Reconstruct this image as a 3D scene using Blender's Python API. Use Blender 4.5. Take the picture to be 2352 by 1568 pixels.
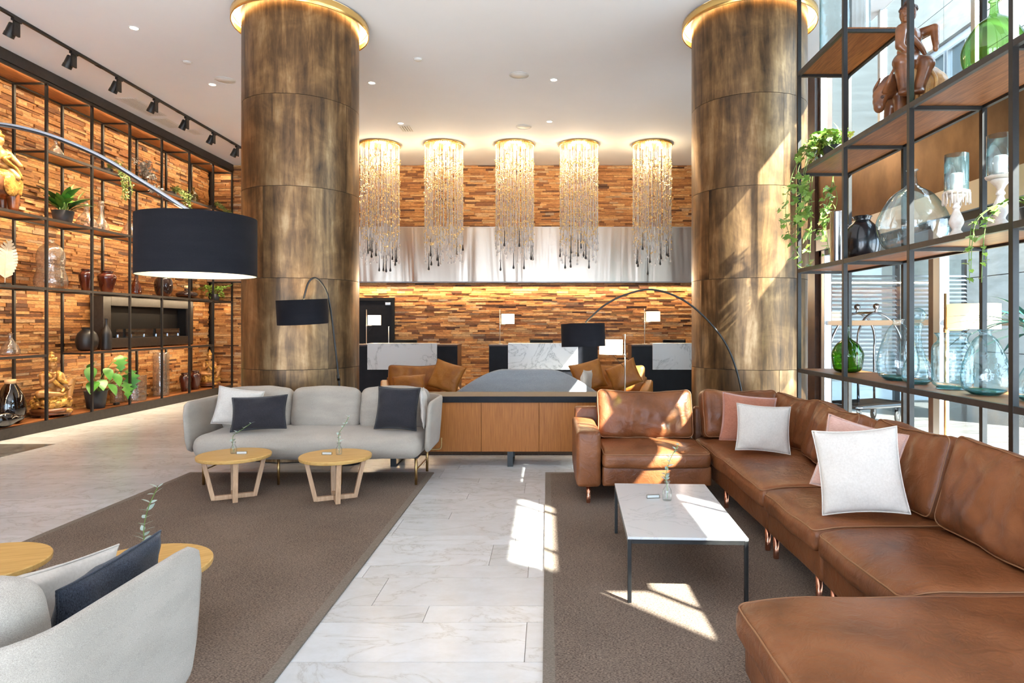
import bpy, bmesh, math, random
from mathutils import Vector, Matrix, Euler, noise
R = math.radians
PI = math.pi
sc = bpy.context.scene
C = bpy.context.collection
for o in list(bpy.data.objects):
    bpy.data.objects.remove(o)

# ------------------------------------------------------------------ camera, sky, sun, exposure
cam_d = bpy.data.cameras.new('camera')
cam = bpy.data.objects.new('camera', cam_d)
C.objects.link(cam)
cam.location = (0, 0, 1.55)
cam.rotation_euler = (R(90), 0, 0)
cam_d.sensor_width = 36
cam_d.lens = 22.96
cam_d.shift_x = -81 / 2352
cam_d.shift_y = -39 / 2352
cam_d.clip_start = 0.05
cam_d.clip_end = 200
sc.camera = cam

world = bpy.data.worlds.new('world')
sc.world = world
world.use_nodes = True
bg = world.node_tree.nodes['Background']
bg.inputs['Color'].default_value = (0.61, 0.79, 1.0, 1)
bg.inputs['Strength'].default_value = 6.0

sun_d = bpy.data.lights.new('sun', 'SUN')
sun_d.energy = 36
sun_d.angle = R(0.6)
sun_d.color = (1.0, 0.97, 0.93)
sun = bpy.data.objects.new('sun', sun_d)
C.objects.link(sun)
sun.location = (8, -9, 9)
sun.rotation_euler = Vector((-0.66, 0.75, -0.83)).to_track_quat('-Z', 'Y').to_euler()

sc.view_settings.view_transform = 'Standard'
sc.view_settings.look = 'None'
sc.view_settings.gamma = 1
sc.view_settings.use_curve_mapping = False
sc.view_settings.exposure = 0.94
cy = sc.cycles
cy.max_bounces = 6
cy.diffuse_bounces = 4
cy.glossy_bounces = 4
cy.transmission_bounces = 4
cy.transparent_max_bounces = 24
cy.sample_clamp_indirect = 6
cy.caustics_reflective = False
cy.caustics_refractive = False
cy.use_denoising = True
cy.use_adaptive_sampling = True
cy.adaptive_threshold = 0.04

# ------------------------------------------------------------------ materials
def new_mat(name):
    m = bpy.data.materials.new(name)
    m.use_nodes = True
    nt = m.node_tree
    return m, nt, nt.nodes['Principled BSDF']

def N(nt, t, **kw):
    n = nt.nodes.new(t)
    for k, v in kw.items():
        if k in n.inputs:
            n.inputs[k].default_value = v
        else:
            setattr(n, k, v)
    return n

def L(nt, a, b):
    nt.links.new(a, b)

def ramp(nt, fac, stops):
    r = nt.nodes.new('ShaderNodeValToRGB')
    el = r.color_ramp.elements
    while len(el) < len(stops):
        el.new(0.5)
    for e, (p, c) in zip(el, stops):
        e.position = p
        e.color = (*c, 1) if len(c) == 3 else c
    L(nt, fac, r.inputs['Fac'])
    return r.outputs['Color']

def coords(nt, scale=(1, 1, 1), kind='Object', jitter=True):
    if kind == 'Position':
        src = N(nt, 'ShaderNodeNewGeometry').outputs['Position']
    else:
        src = N(nt, 'ShaderNodeTexCoord').outputs[kind]
    mp = N(nt, 'ShaderNodeMapping')
    mp.inputs['Scale'].default_value = scale
    L(nt, src, mp.inputs['Vector'])
    if jitter:
        oi = N(nt, 'ShaderNodeObjectInfo')
        mu = N(nt, 'ShaderNodeMath', operation='MULTIPLY')
        mu.inputs[1].default_value = 37.0
        L(nt, oi.outputs['Random'], mu.inputs[0])
        L(nt, mu.outputs[0], mp.inputs['Location'])
    return mp.outputs['Vector']

def noise_tex(nt, vec, scale, detail=4, rough=0.55, dist=0.0):
    n = N(nt, 'ShaderNodeTexNoise')
    n.inputs['Scale'].default_value = scale
    n.inputs['Detail'].default_value = detail
    n.inputs['Roughness'].default_value = rough
    n.inputs['Distortion'].default_value = dist
    L(nt, vec, n.inputs['Vector'])
    return n.outputs['Fac']

def bump(nt, bs, height, strength=0.2, dist=0.01):
    b = N(nt, 'ShaderNodeBump')
    b.inputs['Strength'].default_value = strength
    b.inputs['Distance'].default_value = dist
    L(nt, height, b.inputs['Height'])
    L(nt, b.outputs['Normal'], bs.inputs['Normal'])

def plain(name, col, rough=0.5, metal=0.0, spec=0.5, coat=0.0, emit=None, es=0.0):
    m, nt, bs = new_mat(name)
    bs.inputs['Base Color'].default_value = (*col, 1)
    bs.inputs['Roughness'].default_value = rough
    bs.inputs['Metallic'].default_value = metal
    bs.inputs['Specular IOR Level'].default_value = spec
    bs.inputs['Coat Weight'].default_value = coat
    if emit:
        bs.inputs['Emission Color'].default_value = (*emit, 1)
        bs.inputs['Emission Strength'].default_value = es
    return m

def two_tone(name, c1, c2, scale=(1, 1, 1), ns=5, rough=0.5, metal=0.0, bs_=0.0, bd=0.01, detail=4, lo=0.35, hi=0.65, kind='Object', fine=None, coat=0.0, dist=0.0, rough2=None):
    m, nt, bs = new_mat(name)
    v = coords(nt, scale, kind)
    f = noise_tex(nt, v, ns, detail, 0.6, dist)
    L(nt, ramp(nt, f, [(lo, c1), (hi, c2)]), bs.inputs['Base Color'])
    bs.inputs['Roughness'].default_value = rough
    bs.inputs['Metallic'].default_value = metal
    bs.inputs['Coat Weight'].default_value = coat
    if rough2 is not None:
        mr = N(nt, 'ShaderNodeMapRange')
        mr.inputs['To Min'].default_value = rough
        mr.inputs['To Max'].default_value = rough2
        L(nt, f, mr.inputs['Value'])
        L(nt, mr.outputs[0], bs.inputs['Roughness'])
    if bs_:
        h = f
        if fine:
            h = noise_tex(nt, v, fine, 3, 0.6)
        bump(nt, bs, h, bs_, bd)
    return m

def thin_glass(name, tint, edge, gloss=0.06, body=0.0, rough=0.02, ior=1.45, wav=0.0):
    """thin hollow glass: clear seen square on, tinted and mirrored towards the rim"""
    m = bpy.data.materials.new(name)
    m.use_nodes = True
    nt = m.node_tree
    nt.nodes.clear()
    out = N(nt, 'ShaderNodeOutputMaterial')
    lw = N(nt, 'ShaderNodeLayerWeight')
    lw.inputs['Blend'].default_value = 0.35
    tr = N(nt, 'ShaderNodeBsdfTransparent')
    L(nt, ramp(nt, lw.outputs['Facing'], [(0.25, tint), (0.95, edge)]), tr.inputs['Color'])
    gl = N(nt, 'ShaderNodeBsdfGlossy')
    gl.inputs['Roughness'].default_value = rough
    fr = N(nt, 'ShaderNodeFresnel')
    geo = N(nt, 'ShaderNodeNewGeometry')          # both sides of the thin wall reflect alike
    mr = N(nt, 'ShaderNodeMapRange')
    mr.inputs['To Min'].default_value = ior
    mr.inputs['To Max'].default_value = 1 / ior
    L(nt, geo.outputs['Backfacing'], mr.inputs['Value'])
    L(nt, mr.outputs[0], fr.inputs['IOR'])
    if wav:
        v = coords(nt, (1, 1, 1))
        f = noise_tex(nt, v, 14, 2)
        b = N(nt, 'ShaderNodeBump')
        b.inputs['Strength'].default_value = wav
        b.inputs['Distance'].default_value = 0.02
        L(nt, f, b.inputs['Height'])
        L(nt, b.outputs['Normal'], gl.inputs['Normal'])
        L(nt, b.outputs['Normal'], fr.inputs['Normal'])
    mx = N(nt, 'ShaderNodeMixShader')
    ad = N(nt, 'ShaderNodeMath', operation='ADD')
    ad.inputs[1].default_value = gloss
    ad.use_clamp = True
    L(nt, fr.outputs[0], ad.inputs[0])
    L(nt, ad.outputs[0], mx.inputs['Fac'])
    L(nt, tr.outputs[0], mx.inputs[1])
    L(nt, gl.outputs[0], mx.inputs[2])
    last = mx.outputs[0]
    if body:
        df = N(nt, 'ShaderNodeBsdfDiffuse')
        df.inputs['Color'].default_value = (*edge, 1)
        m2 = N(nt, 'ShaderNodeMixShader')
        m2.inputs['Fac'].default_value = body
        L(nt, last, m2.inputs[1])
        L(nt, df.outputs[0], m2.inputs[2])
        last = m2.outputs[0]
    L(nt, last, out.inputs['Surface'])
    return m

M = {}
M['plaster'] = two_tone('ceiling_plaster', (0.87, 0.89, 0.93), (0.90, 0.92, 0.96), ns=0.6, rough=0.85, kind='Position')
M['white_paint'] = plain('white_paint', (0.8, 0.8, 0.79), 0.6)
M['black_steel'] = two_tone('black_steel', (0.0075, 0.007, 0.0068), (0.012, 0.011, 0.010), ns=30, rough=0.42)
M['fascia'] = two_tone('bronze_grey_fascia', (0.022, 0.018, 0.016), (0.034, 0.028, 0.024), ns=20, rough=0.45)
M['chrome'] = plain('chrome', (0.52, 0.55, 0.60), 0.10, 1.0)
M['nickel'] = plain('brushed_nickel', (0.7, 0.67, 0.62), 0.3, 1.0)
M['brass'] = plain('brass', (0.55, 0.36, 0.15), 0.32, 1.0)
M['gold'] = plain('gold', (0.86, 0.56, 0.19), 0.24, 0.85)
M['gilt_glass'] = plain('gilt_glass_bead', (0.92, 0.70, 0.36), 0.22, 0.35, coat=0.5)
M['copper'] = plain('copper', (0.72, 0.32, 0.20), 0.24, 1.0)
M['alu'] = plain('aluminium', (0.62, 0.64, 0.66), 0.38, 1.0)
M['black'] = plain('matt_black', (0.005, 0.005, 0.006), 0.5, spec=0.25)
M['rubber'] = plain('black_rubber', (0.015, 0.015, 0.015), 0.7)
M['desk_black'] = two_tone('black_lacquer', (0.004, 0.004, 0.006), (0.007, 0.007, 0.010), ns=10, rough=0.5)
M['grout'] = plain('grout', (0.30, 0.26, 0.21), 0.9)
M['concrete'] = plain('dark_backing', (0.03, 0.02, 0.015), 0.9)
M['shelf_wood'] = two_tone('stained_shelf_wood', (0.17, 0.058, 0.020), (0.33, 0.125, 0.042), (14, 1.2, 14), ns=4, rough=0.38, bs_=0.05)
M['oak'] = two_tone('pale_oak', (0.58, 0.32, 0.095), (0.70, 0.43, 0.15), (2, 22, 22), ns=2.2, rough=0.42, bs_=0.03)
M['oak_leg'] = two_tone('pale_oak_legs', (0.56, 0.33, 0.19), (0.70, 0.45, 0.27), (16, 16, 1.6), ns=3, rough=0.45, bs_=0.03)
M['door_wood'] = two_tone('amber_veneer', (0.30, 0.098, 0.020), (0.43, 0.155, 0.034), (40, 40, 1.4), ns=3, rough=0.36, bs_=0.03)
M['fabric_grey'] = None
for k_ in ('door_wood', 'oak', 'shelf_wood', 'desk_black'):
    M[k_].node_tree.nodes['Principled BSDF'].inputs['Specular IOR Level'].default_value = 0.22
M['candle'] = plain('candle_wax', (0.9, 0.88, 0.82), 0.55)
M['ceramic_black'] = plain('black_ceramic', (0.012, 0.013, 0.016), 0.22, coat=0.4)
M['ceramic_matt'] = plain('matt_black_ceramic', (0.016, 0.015, 0.016), 0.42)
M['ceramic_brown'] = two_tone('oxblood_glaze', (0.050, 0.010, 0.006), (0.085, 0.018, 0.010), ns=6, rough=0.1, coat=0.6)
M['ceramic_dark'] = plain('dark_lustre', (0.03, 0.018, 0.018), 0.1, 0.4, coat=0.5)
M['silver'] = plain('silvered_vase', (0.72, 0.74, 0.78), 0.18, 1.0)
M['pot'] = plain('charcoal_pot', (0.03, 0.032, 0.038), 0.55)
M['soil'] = plain('soil', (0.03, 0.02, 0.013), 0.9)
M['cork'] = plain('pale_wood_collar', (0.58, 0.38, 0.20), 0.6)
M['rattan'] = plain('stem_brown', (0.14, 0.10, 0.05), 0.7)
M['leaf_ivy'] = two_tone('ivy_leaf', (0.10, 0.22, 0.035), (0.30, 0.44, 0.09), ns=3, rough=0.4)
M['leaf_dark'] = two_tone('deep_green_leaf', (0.012, 0.06, 0.012), (0.035, 0.14, 0.03), ns=4, rough=0.3)
M['leaf_mid'] = two_tone('mid_green_leaf', (0.03, 0.15, 0.02), (0.10, 0.30, 0.04), ns=4, rough=0.35)
M['leaf_lime'] = two_tone('lime_leaf', (0.22, 0.42, 0.05), (0.38, 0.58, 0.10), ns=4, rough=0.35)
M['leaf_olive'] = two_tone('olive_leaf', (0.13, 0.19, 0.04), (0.28, 0.34, 0.10), ns=9, rough=0.5)
M['leaf_grey'] = two_tone('eucalyptus_leaf', (0.30, 0.40, 0.34), (0.52, 0.60, 0.52), ns=6, rough=0.5)
M['leaf_white'] = two_tone('pale_grey_leaf', (0.30, 0.30, 0.27), (0.62, 0.60, 0.55), ns=6, rough=0.6)
M['leaf_blue'] = plain('blue_green_leaf', (0.03, 0.13, 0.10), 0.35)
M['spathe'] = plain('pale_spathe', (0.62, 0.68, 0.28), 0.45)
M['stem'] = plain('green_stem', (0.16, 0.26, 0.06), 0.5)
M['feather'] = two_tone('bleached_leaf', (0.50, 0.43, 0.33), (0.60, 0.53, 0.43), ns=8, rough=0.7)
M['carved_gold'] = two_tone('carved_gilt_wood', (0.26, 0.10, 0.018), (0.82, 0.50, 0.12), ns=9, rough=0.33, metal=0.45, bs_=0.9, bd=0.02, fine=22)
M['gilt_skin'] = two_tone('aged_gilt', (0.28, 0.12, 0.035), (0.52, 0.27, 0.09), ns=7, rough=0.36, metal=0.3)
M['carved_wood'] = two_tone('carved_red_wood', (0.10, 0.032, 0.012), (0.27, 0.095, 0.030), ns=7, rough=0.32, coat=0.3, bs_=0.25, bd=0.01)
M['carved_amber'] = two_tone('carved_amber_wood', (0.30, 0.12, 0.03), (0.62, 0.34, 0.11), ns=8, rough=0.35, bs_=0.5, bd=0.015)
M['dark_wood'] = two_tone('dark_stained_wood', (0.045, 0.018, 0.010), (0.085, 0.034, 0.016), ns=6, rough=0.35)
M['stone'] = two_tone('pale_stone_cladding', (0.20, 0.185, 0.16), (0.27, 0.25, 0.22), (0.3, 1, 3), ns=2, rough=0.7)
M['window_dark'] = plain('dark_window', (0.05, 0.07, 0.08), 0.1, coat=0.5)
M['street'] = two_tone('street_paving', (0.34, 0.36, 0.39), (0.40, 0.42, 0.46), ns=2, rough=0.8)
M['porch_floor'] = two_tone('polished_grey_porch_floor', (0.09, 0.085, 0.08), (0.2, 0.19, 0.18), (1, 6, 1), ns=2, rough=0.18)
M['slat_white'] = plain('white_slat', (0.62, 0.62, 0.63), 0.5)
M['whitewash'] = two_tone('whitewashed_wood', (0.62, 0.52, 0.42), (0.82, 0.79, 0.74), ns=10, rough=0.6)
M['dark_marble'] = two_tone('dark_veined_marble', (0.06, 0.055, 0.05), (0.24, 0.22, 0.20), (1, 1, 1), ns=3, rough=0.2, detail=8, dist=1.5, kind='Position')
M['paper'] = plain('white_card', (0.85, 0.84, 0.82), 0.6)
M['bulb'] = plain('warm_lamp_glass', (1, 0.9, 0.7), 0.4, emit=(1.0, 0.80, 0.48), es=18)
M['downlight'] = plain('downlight_lens', (1, 0.95, 0.85), 0.4, emit=(1.0, 0.86, 0.66), es=14)
M['led'] = plain('led_strip', (1, 0.9, 0.7), 0.4, emit=(1.0, 0.78, 0.45), es=9)
M['shade_lit'] = plain('lit_linen_shade', (0.9, 0.85, 0.7), 0.8, emit=(1.0, 0.80, 0.52), es=1.9)
M['shade_cream'] = plain('lit_cream_shade', (0.9, 0.78, 0.45), 0.8, emit=(1.0, 0.78, 0.42), es=0.65)
M['shade_lining'] = plain('white_shade_lining', (0.85, 0.78, 0.62), 0.7)
M['diffuser'] = plain('lamp_diffuser', (0.95, 0.9, 0.8), 0.6, emit=(1.0, 0.82, 0.50), es=1.5)

def fabric(name, c1, c2, sc1=220, rough=0.85, strength=0.35, sheen=0.2, stretch=(1, 1, 3)):
    m, nt, bs = new_mat(name)
    v = coords(nt, stretch)
    f = noise_tex(nt, v, sc1, 3, 0.7)
    g = noise_tex(nt, v, 3.0, 3)
    mx = N(nt, 'ShaderNodeMath', operation='MULTIPLY_ADD')
    mx.inputs[1].default_value = 0.8
    L(nt, f, mx.inputs[0])
    g2 = N(nt, 'ShaderNodeMath', operation='MULTIPLY')
    g2.inputs[1].default_value = 0.2
    L(nt, g, g2.inputs[0])
    L(nt, g2.outputs[0], mx.inputs[2])
    L(nt, ramp(nt, mx.outputs[0], [(0.36, c1), (0.64, c2)]), bs.inputs['Base Color'])
    bs.inputs['Roughness'].default_value = rough
    bs.inputs['Sheen Weight'].default_value = sheen
    bs.inputs['Specular IOR Level'].default_value = 0.2
    bump(nt, bs, f, strength, 0.002)
    return m
M['fabric_grey'] = fabric('grey_wool', (0.27, 0.23, 0.19), (0.54, 0.465, 0.39), 330, stretch=(1, 1, 3.2))
M['fabric_pale'] = fabric('pale_grey_wool', (0.24, 0.245, 0.25), (0.42, 0.425, 0.43), 160, stretch=(1, 1, 3.2))
M['fabric_dark'] = fabric('charcoal_wool', (0.006, 0.006, 0.008), (0.045, 0.040, 0.047), 240, stretch=(1, 1, 2.5))
M['fabric_denim'] = fabric('denim_wool', (0.004, 0.005, 0.009), (0.055, 0.062, 0.085), 200, stretch=(2.5, 1, 1))
M['fabric_white'] = fabric('off_white_cotton', (0.60, 0.53, 0.46), (0.68, 0.61, 0.54), 90, strength=0.12, stretch=(1, 1, 1))
M['fabric_rust'] = fabric('rust_velvet', (0.36, 0.125, 0.07), (0.47, 0.18, 0.11), 60, strength=0.15, sheen=0.6)
M['fabric_pink'] = fabric('blush_velvet', (0.55, 0.30, 0.23), (0.66, 0.40, 0.32), 60, strength=0.15, sheen=0.6)
M['shade_black'] = fabric('black_linen_shade', (0.003, 0.003, 0.005), (0.014, 0.013, 0.016), 160, strength=0.2, sheen=0.0, stretch=(1, 1, 8))

def leather(name, c1, c2, c3, rough=0.36):
    m, nt, bs = new_mat(name)
    v = coords(nt)
    f = noise_tex(nt, v, 3.2, 5, 0.6, 0.4)
    fine = noise_tex(nt, v, 160, 2)
    crease = noise_tex(nt, v, 11, 3, 0.6, 1.2)
    L(nt, ramp(nt, f, [(0.3, c1), (0.52, c2), (0.75, c3)]), bs.inputs['Base Color'])
    mr = N(nt, 'ShaderNodeMapRange')
    mr.inputs['To Min'].default_value = rough - 0.08
    mr.inputs['To Max'].default_value = rough + 0.14
    L(nt, f, mr.inputs['Value'])
    L(nt, mr.outputs[0], bs.inputs['Roughness'])
    bs.inputs['Specular IOR Level'].default_value = 0.36
    ad = N(nt, 'ShaderNodeMath', operation='MULTIPLY_ADD')
    ad.inputs[1].default_value = 0.06
    L(nt, fine, ad.inputs[0])
    L(nt, crease, ad.inputs[2])
    bump(nt, bs, ad.outputs[0], 0.5, 0.012)
    return m
M['leather'] = leather('brown_leather', (0.13, 0.041, 0.0135), (0.21, 0.070, 0.024), (0.285, 0.104, 0.040))
M['leather_tan'] = leather('amber_leather', (0.26, 0.085, 0.014), (0.38, 0.14, 0.024), (0.46, 0.19, 0.04), 0.42)
M['leather_seam'] = plain('leather_seam', (0.30, 0.13, 0.055), 0.45)

def strip_wood():
    m, nt, bs = new_mat('reclaimed_wood_strip')
    geo = N(nt, 'ShaderNodeNewGeometry')
    oi = N(nt, 'ShaderNodeObjectInfo')
    ad = N(nt, 'ShaderNodeMath', operation='ADD')
    L(nt, geo.outputs['Random Per Island'], ad.inputs[0])
    L(nt, oi.outputs['Random'], ad.inputs[1])
    fr = N(nt, 'ShaderNodeMath', operation='FRACT')
    L(nt, ad.outputs[0], fr.inputs[0])
    base = ramp(nt, fr.outputs[0], [(0.0, (0.11, 0.042, 0.018)), (0.10, (0.30, 0.115, 0.036)), (0.36, (0.56, 0.245, 0.075)), (0.68, (0.72, 0.36, 0.12)), (0.9, (0.82, 0.50, 0.22)), (1.0, (0.56, 0.38, 0.24))])
    v = coords(nt, (9, 9, 60), 'Position', False)
    g = noise_tex(nt, v, 1.6, 5, 0.7)
    gr = ramp(nt, g, [(0.35, (0.42, 0.36, 0.32)), (0.6, (1.0, 1.0, 1.0))])
    mx = N(nt, 'ShaderNodeMixRGB', blend_type='MULTIPLY')
    mx.inputs['Fac'].default_value = 0.9
    L(nt, base, mx.inputs[1])
    L(nt, gr, mx.inputs[2])
    L(nt, mx.outputs[0], bs.inputs['Base Color'])
    bs.inputs['Roughness'].default_value = 0.55
    bump(nt, bs, g, 0.5, 0.008)
    return m
M['strip'] = strip_wood()

def marble_floor():
    m, nt, bs = new_mat('cream_marble_tile')
    oi = N(nt, 'ShaderNodeObjectInfo')
    geo = N(nt, 'ShaderNodeNewGeometry')
    ad = N(nt, 'ShaderNodeMath', operation='ADD')
    L(nt, geo.outputs['Random Per Island'], ad.inputs[0])
    L(nt, oi.outputs['Random'], ad.inputs[1])
    sc_ = N(nt, 'ShaderNodeMath', operation='MULTIPLY')
    sc_.inputs[1].default_value = 23.0
    L(nt, ad.outputs[0], sc_.inputs[0])
    mp = N(nt, 'ShaderNodeMapping')
    L(nt, geo.outputs['Position'], mp.inputs['Vector'])
    L(nt, sc_.outputs[0], mp.inputs['Location'])
    fr = N(nt, 'ShaderNodeMath', operation='FRACT')
    L(nt, ad.outputs[0], fr.inputs[0])
    base = ramp(nt, fr.outputs[0], [(0.0, (0.60, 0.595, 0.585)), (0.5, (0.65, 0.648, 0.645)), (1.0, (0.69, 0.69, 0.69))])
    vv = N(nt, 'ShaderNodeVectorMath', operation='MULTIPLY')
    vv.inputs[1].default_value = (1.0, 1.5, 1.0)
    L(nt, mp.outputs[0], vv.inputs[0])
    n1 = noise_tex(nt, vv.outputs[0], 1.7, 9, 0.62, 0.8)
    sub = N(nt, 'ShaderNodeMath', operation='SUBTRACT')
    sub.inputs[1].default_value = 0.5
    L(nt, n1, sub.inputs[0])
    ab = N(nt, 'ShaderNodeMath', operation='ABSOLUTE')
    L(nt, sub.outputs[0], ab.inputs[0])
    vein = ramp(nt, ab.outputs[0], [(0.0, (0.80, 0.77, 0.74)), (0.010, (0.95, 0.94, 0.92)), (0.04, (1, 1, 1))])
    n2 = noise_tex(nt, vv.outputs[0], 5, 6, 0.7)
    cloud = ramp(nt, n2, [(0.3, (0.87, 0.85, 0.82)), (0.62, (1, 1, 1))])
    m1 = N(nt, 'ShaderNodeMixRGB', blend_type='MULTIPLY')
    m1.inputs['Fac'].default_value = 1
    L(nt, base, m1.inputs[1])
    L(nt, vein, m1.inputs[2])
    m2 = N(nt, 'ShaderNodeMixRGB', blend_type='MULTIPLY')
    m2.inputs['Fac'].default_value = 0.8
    L(nt, m1.outputs[0], m2.inputs[1])
    L(nt, cloud, m2.inputs[2])
    L(nt, m2.outputs[0], bs.inputs['Base Color'])
    bs.inputs['Roughness'].default_value = 0.24
    bs.inputs['Specular IOR Level'].default_value = 0.4
    bump(nt, bs, n2, 0.03, 0.004)
    return m
M['floor'] = marble_floor()

def veined(name, base, vein, scale=1.5, width=0.02, rough=0.25):
    m, nt, bs = new_mat(name)
    v = coords(nt)
    n1 = noise_tex(nt, v, scale, 10, 0.62, 1.1)
    sub = N(nt, 'ShaderNodeMath', operation='SUBTRACT')
    sub.inputs[1].default_value = 0.5
    L(nt, n1, sub.inputs[0])
    ab = N(nt, 'ShaderNodeMath', operation='ABSOLUTE')
    L(nt, sub.outputs[0], ab.inputs[0])
    mid = tuple((a * 0.75 + b * 0.25) for a, b in zip(base, vein))
    L(nt, ramp(nt, ab.outputs[0], [(0.0, vein), (width * 0.45, mid), (width * 2.2, base)]), bs.inputs['Base Color'])
    bs.inputs['Roughness'].default_value = rough
    return m
M['marble_desk'] = veined('white_veined_marble', (0.62, 0.62, 0.62), (0.26, 0.27, 0.28), 1.6, 0.016, 0.3)
M['marble_table'] = veined('white_table_marble', (0.62, 0.61, 0.60), (0.50, 0.485, 0.475), 2.6, 0.016, 0.2)

def rug_mat(name, c1, c2):
    m, nt, bs = new_mat(name)
    v = coords(nt, (1, 1, 1), 'Object', False)
    a = noise_tex(nt, coords(nt, (1, 2.5, 1), 'Object', False), 95, 3, 0.7)
    b = noise_tex(nt, v, 1.3, 2)
    ad = N(nt, 'ShaderNodeMath', operation='MULTIPLY_ADD')
    ad.inputs[1].default_value = 0.15
    L(nt, b, ad.inputs[0])
    L(nt, a, ad.inputs[2])
    L(nt, ramp(nt, ad.outputs[0], [(0.42, c1), (0.74, c2)]), bs.inputs['Base Color'])
    bs.inputs['Roughness'].default_value = 0.95
    bs.inputs['Specular IOR Level'].default_value = 0.1
    bump(nt, bs, a, 0.8, 0.006)
    return m
M['rug'] = rug_mat('brown_woven_rug', (0.065, 0.044, 0.033), (0.35, 0.26, 0.20))
M['rug_edge'] = rug_mat('taupe_rug_binding', (0.17, 0.135, 0.105), (0.30, 0.245, 0.195))
M['rug_dark'] = rug_mat('dark_woven_rug', (0.03, 0.022, 0.02), (0.10, 0.078, 0.066))

def patina():
    m, nt, bs = new_mat('patinated_bronze_sheet')
    v = coords(nt, (6, 6, 0.7), 'Position', True)
    f = noise_tex(nt, v, 1.3, 7, 0.68, 0.3)
    v2 = coords(nt, (1, 1, 1), 'Position', True)
    g = noise_tex(nt, v2, 2.3, 4, 0.6, 0.5)
    mxf = N(nt, 'ShaderNodeMath', operation='MULTIPLY_ADD')
    mxf.inputs[1].default_value = 0.6
    L(nt, f, mxf.inputs[0])
    g2 = N(nt, 'ShaderNodeMath', operation='MULTIPLY')
    g2.inputs[1].default_value = 0.4
    L(nt, g, g2.inputs[0])
    L(nt, g2.outputs[0], mxf.inputs[2])
    L(nt, ramp(nt, mxf.outputs[0], [(0.34, (0.035, 0.023, 0.015)), (0.46, (0.125, 0.070, 0.032)), (0.55, (0.24, 0.138, 0.060)), (0.68, (0.45, 0.30, 0.155))]), bs.inputs['Base Color'])
    bs.inputs['Metallic'].default_value = 0.6
    mr = N(nt, 'ShaderNodeMapRange')
    mr.inputs['To Min'].default_value = 0.42
    mr.inputs['To Max'].default_value = 0.25
    L(nt, f, mr.inputs['Value'])
    L(nt, mr.outputs[0], bs.inputs['Roughness'])
    bump(nt, bs, g, 0.06, 0.01)
    return m
M['patina'] = patina()
M['bronze_panel'] = two_tone('dark_bronze_panel', (0.13, 0.072, 0.038), (0.24, 0.145, 0.08), (1, 1.5, 1), ns=1.5, rough=0.3, metal=0.7, kind='Position', detail=8)

def steel_band():
    m, nt, bs = new_mat('brushed_steel_band')
    v = coords(nt, (1, 1, 0.12), 'Position', False)
    f = noise_tex(nt, v, 1.1, 3, 0.5, 0.6)
    v2 = coords(nt, (1, 1, 140), 'Position', False)
    g = noise_tex(nt, v2, 2.0, 2)
    bs.inputs['Base Color'].default_value = (0.66, 0.585, 0.50, 1)
    bs.inputs['Metallic'].default_value = 1.0
    bs.inputs['Roughness'].default_value = 0.30
    ad = N(nt, 'ShaderNodeMath', operation='MULTIPLY_ADD')
    ad.inputs[1].default_value = 0.004
    L(nt, g, ad.inputs[0])
    L(nt, f, ad.inputs[2])
    bump(nt, bs, ad.outputs[0], 0.38, 0.25)
    return m
M['steel_band'] = steel_band()

M['pane'] = thin_glass('clear_pane', (0.94, 0.97, 0.96), (0.75, 0.85, 0.83), 0.02)
M['glass'] = thin_glass('clear_glass', (0.93, 0.95, 0.94), (0.42, 0.52, 0.52), 0.05, 0.03, wav=0.25)
M['glass_teal'] = thin_glass('aqua_glass', (0.86, 0.94, 0.95), (0.12, 0.42, 0.46), 0.05, 0.05, wav=0.5)
M['glass_base'] = thin_glass('thick_aqua_glass', (0.25, 0.62, 0.63), (0.04, 0.30, 0.34), 0.08, 0.18)
M['glass_pale'] = thin_glass('pale_blue_glass', (0.92, 0.96, 0.97), (0.25, 0.48, 0.54), 0.07, 0.04, wav=0.15)
M['glass_green'] = thin_glass('bottle_green_glass', (0.22, 0.48, 0.05), (0.02, 0.10, 0.01), 0.04, 0.10, wav=0.3)
M['glass_lime'] = thin_glass('light_green_glass', (0.58, 0.82, 0.40), (0.12, 0.40, 0.05), 0.05, 0.10)
M['glass_olive'] = thin_glass('olive_glass', (0.55, 0.52, 0.16), (0.12, 0.12, 0.03), 0.06, 0.15)
M['glass_smoke'] = thin_glass('smoked_glass', (0.16, 0.17, 0.20), (0.02, 0.02, 0.03), 0.10, 0.06)
M['glass_amber'] = thin_glass('amber_glass', (0.55, 0.22, 0.08), (0.12, 0.03, 0.01), 0.08, 0.12)
M['glass_warm'] = thin_glass('mercury_glass', (0.86, 0.80, 0.72), (0.50, 0.42, 0.33), 0.16, 0.14, rough=0.08, wav=0.6)
M['rod_glass'] = thin_glass('chandelier_rod_glass', (0.97, 0.965, 0.97), (0.93, 0.91, 0.92), 0.07, 0.26, rough=0.12)
M['drop_black'] = plain('black_glass_drop', (0.012, 0.010, 0.010), 0.08, coat=0.6)
M['drop_glass'] = thin_glass('clear_drop_glass', (0.97, 0.96, 0.96), (0.92, 0.90, 0.90), 0.1, 0.3)
M['fire_glass'] = thin_glass('fire_screen_glass', (0.75, 0.78, 0.8), (0.4, 0.45, 0.5), 0.1)

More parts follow.
